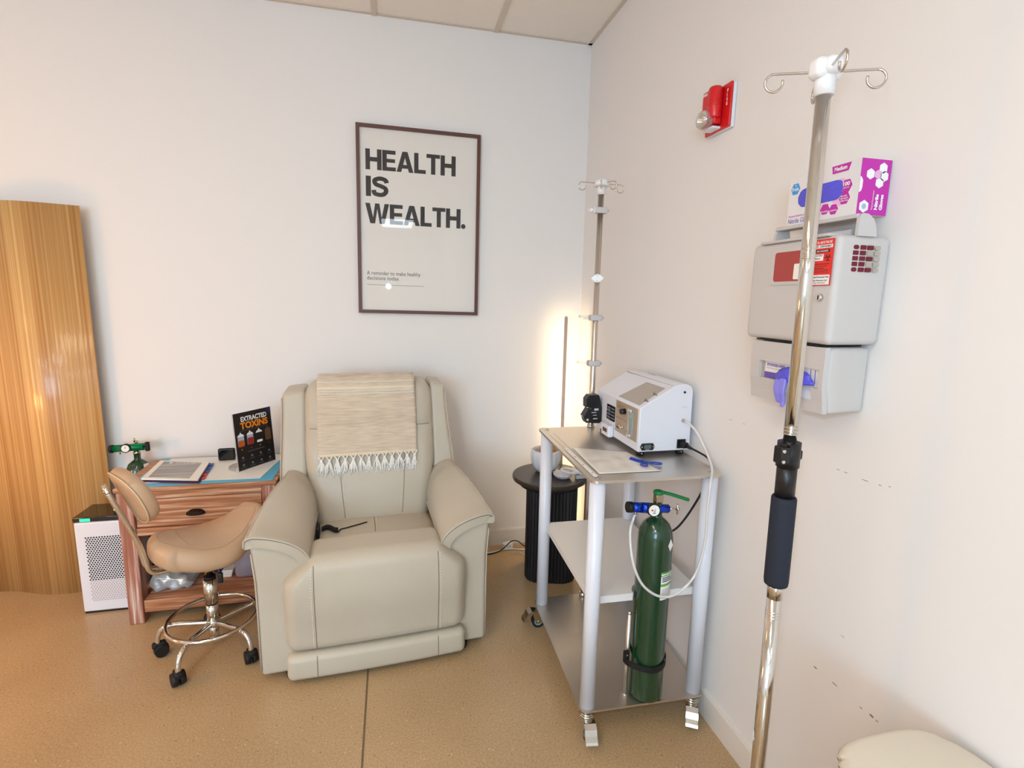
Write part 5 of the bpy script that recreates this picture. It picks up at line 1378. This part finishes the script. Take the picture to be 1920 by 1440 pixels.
def glove_box():
    t = thing('glove_box', 'white and magenta box of nitrile gloves on top of the sharps cabinet', 'box', (0, -1.79, 1.6685))
    t.rotation_euler = (math.radians(0), 0, 0)
    X, Y = V(0, -1, 0), V(0, 0, 1)
    y0, y1, h = .100, -.108, .118
    m = MB(); m.box((-.084, y1, 0), (-.004, y0, h), bevel=.0012); m.build('carton', 'boxwhite', t)
    xf = -.0842
    # X coordinate = -(local y): left edge -.100 right edge .108
    def pl(pts, mi, lift=.0, tt=.0003): m.plate(pts, (xf-lift, 0, 0), X, Y, t=tt, mi=mi)
    m = MB()
    pl(hexa(-.078, .088, .0150, 1.0, 0), 1); m.text('Pride', V(xf-.0004, 0, 0)+X*-.089+Y*.083, X, Y, w=.022, h=.009, mi=2, bold=.02); pl([(-.080, .095), (-.076, .095), (-.078, .099)], 2, .0003)
    m.build('brand_mark', ['magenta', 'skyblue', 'whiteprint', 'pink', 'purple', 'boxwhite'], t); m = MB()
    pl(circ(.060, .055, .024, 24, .030), 3); m.build('pink_disc', ['magenta', 'skyblue', 'whiteprint', 'pink', 'purple', 'boxwhite'], t); m = MB()
    pl([(.030, .116), (.082, .116), (.076, .099), (.033, .099)][::-1], 0); m.text('Medium', V(xf-.0004, 0, 0)+X*.038+Y*.1035, X, Y, w=.034, h=.009, mi=2, bold=.04)
    m.build('size_banner', ['magenta', 'skyblue', 'whiteprint', 'pink', 'purple', 'boxwhite'], t); m = MB()
    for i, (a, b, r_) in enumerate(((.076, .066, .0155), (.074, .040, .0150), (.022, .024, .0135), (.047, .020, .0130))): pl(hexa(a, b, r_+.0012, 1.0, 0), 2, .0003); pl(hexa(a, b, r_, 1.0, 0), 0, .0006)
    m.text('100', V(xf-.0010, 0, 0)+X*.067+Y*.066, X, Y, w=.018, h=.009, mi=2, bold=.04); m.text('gloves', V(xf-.0010, 0, 0)+X*.068+Y*.060, X, Y, w=.016, h=.0045, mi=2)
    m.text('Not made\nwith natural\nrubber latex', V(xf-.0010, 0, 0)+X*.063+Y*.033, X, Y, w=.022, h=.014, mi=2, bold=.02)
    m.text('Non-Sterile', V(xf-.0010, 0, 0)+X*.013+Y*.017, X, Y, w=.019, h=.004, mi=2, bold=.02); m.text('Powder-Free', V(xf-.0010, 0, 0)+X*.038+Y*.016, X, Y, w=.019, h=.004, mi=2, bold=.02)
    m.build('feature_marks', ['magenta', 'skyblue', 'whiteprint', 'pink', 'purple', 'boxwhite'], t); m = MB()
    m.text('Medical Examination', V(xf-.0003, 0, 0)+X*-.092+Y*.020, X, Y, w=.060, h=.0050, mi=0); m.text('Nitrile Gloves', V(xf-.0003, 0, 0)+X*-.092+Y*.005, X, Y, w=.078, h=.0115, mi=4)
    m.build('product_text', ['magenta', 'skyblue', 'whiteprint', 'pink', 'purple', 'boxwhite'], t); m = MB()
    pl([(.108, .0005), (.092, .0005), (.092, .040), (.1005, .048), (.1005, .070), (.094, .078), (.094, .1175), (.108, .1175)][::-1], 5, .0)
    m.build('corner_wrap', ['magenta', 'skyblue', 'whiteprint', 'pink', 'purple', 'boxwhite'], t)
    m = MB(); yf = y1-.0002
    def pe(pts, mi, lift=0): m.plate(pts, (0, yf-lift, 0), (1, 0, 0), (0, 0, 1), t=.0003, mi=mi)
    pe([(-.0838, .0005), (-.0042, .0005), (-.0042, .1175), (-.0838, .1175)], 0)
    pe([(-.0838, .046), (-.078, .050), (-.076, .058), (-.076, .072), (-.080, .078), (-.0838, .080)], 1, .0003)
    for (a, b, r_, c) in ((-.058, .086, .0115, 1), (-.038, .086, .0100, 3), (-.026, .100, .0115, 1), (-.021, .083, .0115, 1), (-.032, .069, .0115, 1), (-.066, .018, .0135, 1)): pe(hexa(a, b, r_, 1.0, 30), c, .0003)
    pe(circ(-.066, .018, .006, 12), 2, .0006)
    m.text('Nitrile', V(-.030, yf-.0005, .012), (0, 0, 1), (-1, 0, 0), w=.033, h=.009, mi=1, bold=.05); m.text('Gloves', V(-.017, yf-.0005, .012), (0, 0, 1), (-1, 0, 0), w=.033, h=.009, mi=1, bold=.05)
    m.text('Medical Examination', V(-.043, yf-.0005, .012), (0, 0, 1), (-1, 0, 0), w=.040, h=.004, mi=1)
    m.build('end_print', ['magenta', 'whiteprint', 'pale_blue', 'pink'], t)
    m = MB(); 
    pts = rrect(-.066, .040, .070, .084, .0215, 6)
    # glove showing in the oval opening
    n = len(pts); vs = [V(xf-.0034, -.002, .062)]+[V(xf-.0006-.0006*math.sin(i*2.1), -p[0], p[1]) for i, p in enumerate(pts)]; mid = [V(xf-.0040-.0012*math.sin(i*3.3), -p[0]*.6, .062+(p[1]-.062)*.6) for i, p in enumerate(pts)]
    m.quadmesh(vs+mid, [(0, 1+n+i, 1+n+(i+1) % n) for i in range(n)]+[(1+n+i, 1+i, 1+(i+1) % n, 1+n+(i+1) % n) for i in range(n)], smooth=True)
    o = m.build('glove_in_opening', 'nitrile', t); o['label'] = 'blue glove showing in the oval opening'
glove_box()

# ------------------------------------------------------------------ tall infusion stand
def iv_stand():
    bx, by = -.270, -2.0
    t = thing('infusion_stand', 'tall chrome infusion stand with black foam grip in the right foreground', 'infusion stand', (bx, by, 0))
    lean = V(-.0145, 0, 1)          # slight lean of the pole
    def q(z, dx=0, dy=0): return V(lean.x*z+dx+.005, dy, z)
    for i in range(5):
        a = math.radians(18+72*i); c, s = math.cos(a), math.sin(a)
        m = MB(); m.tube([(.02*c, .02*s, .088), (.10*c, .10*s, .082), (.185*c, .185*s, .062)], .011, k=12); lg = m.build('leg', 'chrome', t)
        m = MB(); m.cyl((.180*c, .180*s, .040), (.180*c, .180*s, .058), .009, k=12); w0 = V(.180*c, .180*s, .022); n = V(-s, c, 0)
        for k in (-1, 1): m.cyl(w0+n*.003*k, w0+n*.014*k, .022, k=24)
        m.build('caster', 'rubber', lg)
    m = MB(); m.cyl((0, 0, .066), (0, 0, .120), .026, k=24); m.build('base_hub', 'black', t)
    m = MB(); m.cyl(q(.10), q(.885), .0150, k=32)
    for z in (.800, .807, .814): m.lathe([(.0150, -.0012), (.0158, 0), (.0150, .0012)], c=q(z), axis=lean, k=32)
    m.cyl(q(.843), q(.885), .0156, k=32); m.cyl(q(.35), q(.353), .0152, k=32)
    m.build('lower_pole', 'chrome', t)
    m = MB()
    m.cyl(q(1.15), q(1.868), .0130, k=32)
    for z in (1.560, 1.569, 1.578, 1.209, 1.216, 1.223): m.lathe([(.0130, -.0012), (.0138, 0), (.0130, .0012)], c=q(z), axis=lean, k=32)
    m.build('upper_pole', 'chrome', t)
    m = MB(); m.cyl(q(1.070), q(1.150), .0195, k=32); m.cyl(q(1.140), q(1.192), .0225, k=32)
    m.box(tuple(q(1.150, -.034, -.020)), tuple(q(1.186, -.010, .004)), bevel=.003); m.box(tuple(q(1.155, .012, -.012)), tuple(q(1.176, .026, .012)), bevel=.004); m.cyl(q(1.186, -.012, -.012), q(1.196, -.012, -.012), .006, k=12)
    cl = m.build('height_clamp', 'black', t)
    m = MB()
    for z in (1.157, 1.179): m.cyl(q(z, -.030, -.020), q(z, -.030, -.0235), .0035, k=12)
    m.build('screw', 'chrome', cl)
    m = MB(); m.lathe([(.018, -.098), (.0235, -.094), (.0245, -.085), (.0245, .100), (.0225, .104)], c=q(.970), axis=lean, k=32); m.build('foam_grip', 'foam', t)
    m = MB(); m.cyl(q(1.852), q(1.895), .0175, .0180, k=28); m.soft((.058, .034, .036), .012, c=q(1.897), n=(3, 2, 2), k=4); m.soft((.034, .060, .030), .012, c=q(1.899), n=(2, 3, 2), k=4)
    m.build('pole_head', 'white_plastic', t)
    for ang, L, tl_ in ((158, .088, .0), (-24, .086, .0)):
        m = MB(); wire_hook(m, q(1.893), math.radians(ang), .020, L, .0155, .0024, tilt=tl_); m.build('hook', 'steel', t)
    for ang in (-113, 60):
        m = MB(); wire_hook(m, q(1.893), math.radians(ang), .022, .075, .0155, .0024, tilt=.004); m.build('hook', 'steel', t)
iv_stand()

# ------------------------------------------------------------------ waste bin
def bin_():
    t = thing('waste_bin', 'cream plastic lidded waste bin in the bottom right corner', 'bin', (-.152, -2.345, 0), 0)
    def df(p):
        k = lerp(.86, 1, p.z/.60); return (p.x*k, p.y*k, p.z)
    m = MB(); m.soft((.274, .348, .612), .045, c=(0, 0, .307), n=(5, 6, 8), k=5, deform=df)
    for v in m.bm.verts:
        if v.co.z < .05: v.co.z = max(v.co.z, .002)
    m.build('body', 'creamside', t)
    def top(p):
        z = p.z
        if z > 0: z -= .010*((p.x/.14)**2+(p.y/.18)**2)*.6
        return (p.x, p.y, z+.632)
    m = MB(); m.soft((.286, .360, .036), .017, n=(10, 10, 1), k=4, deform=top)
    for v in m.bm.verts:     # round the plan corners
        x, y = v.co.x/.143, v.co.y/.180; s = max(abs(x), abs(y))
        if s > 1e-6:
            e = 4.2; f = s/((abs(x)**e+abs(y)**e)**(1/e)); v.co.x *= f; v.co.y *= f
    m.build('lid', 'cream', t)
bin_()
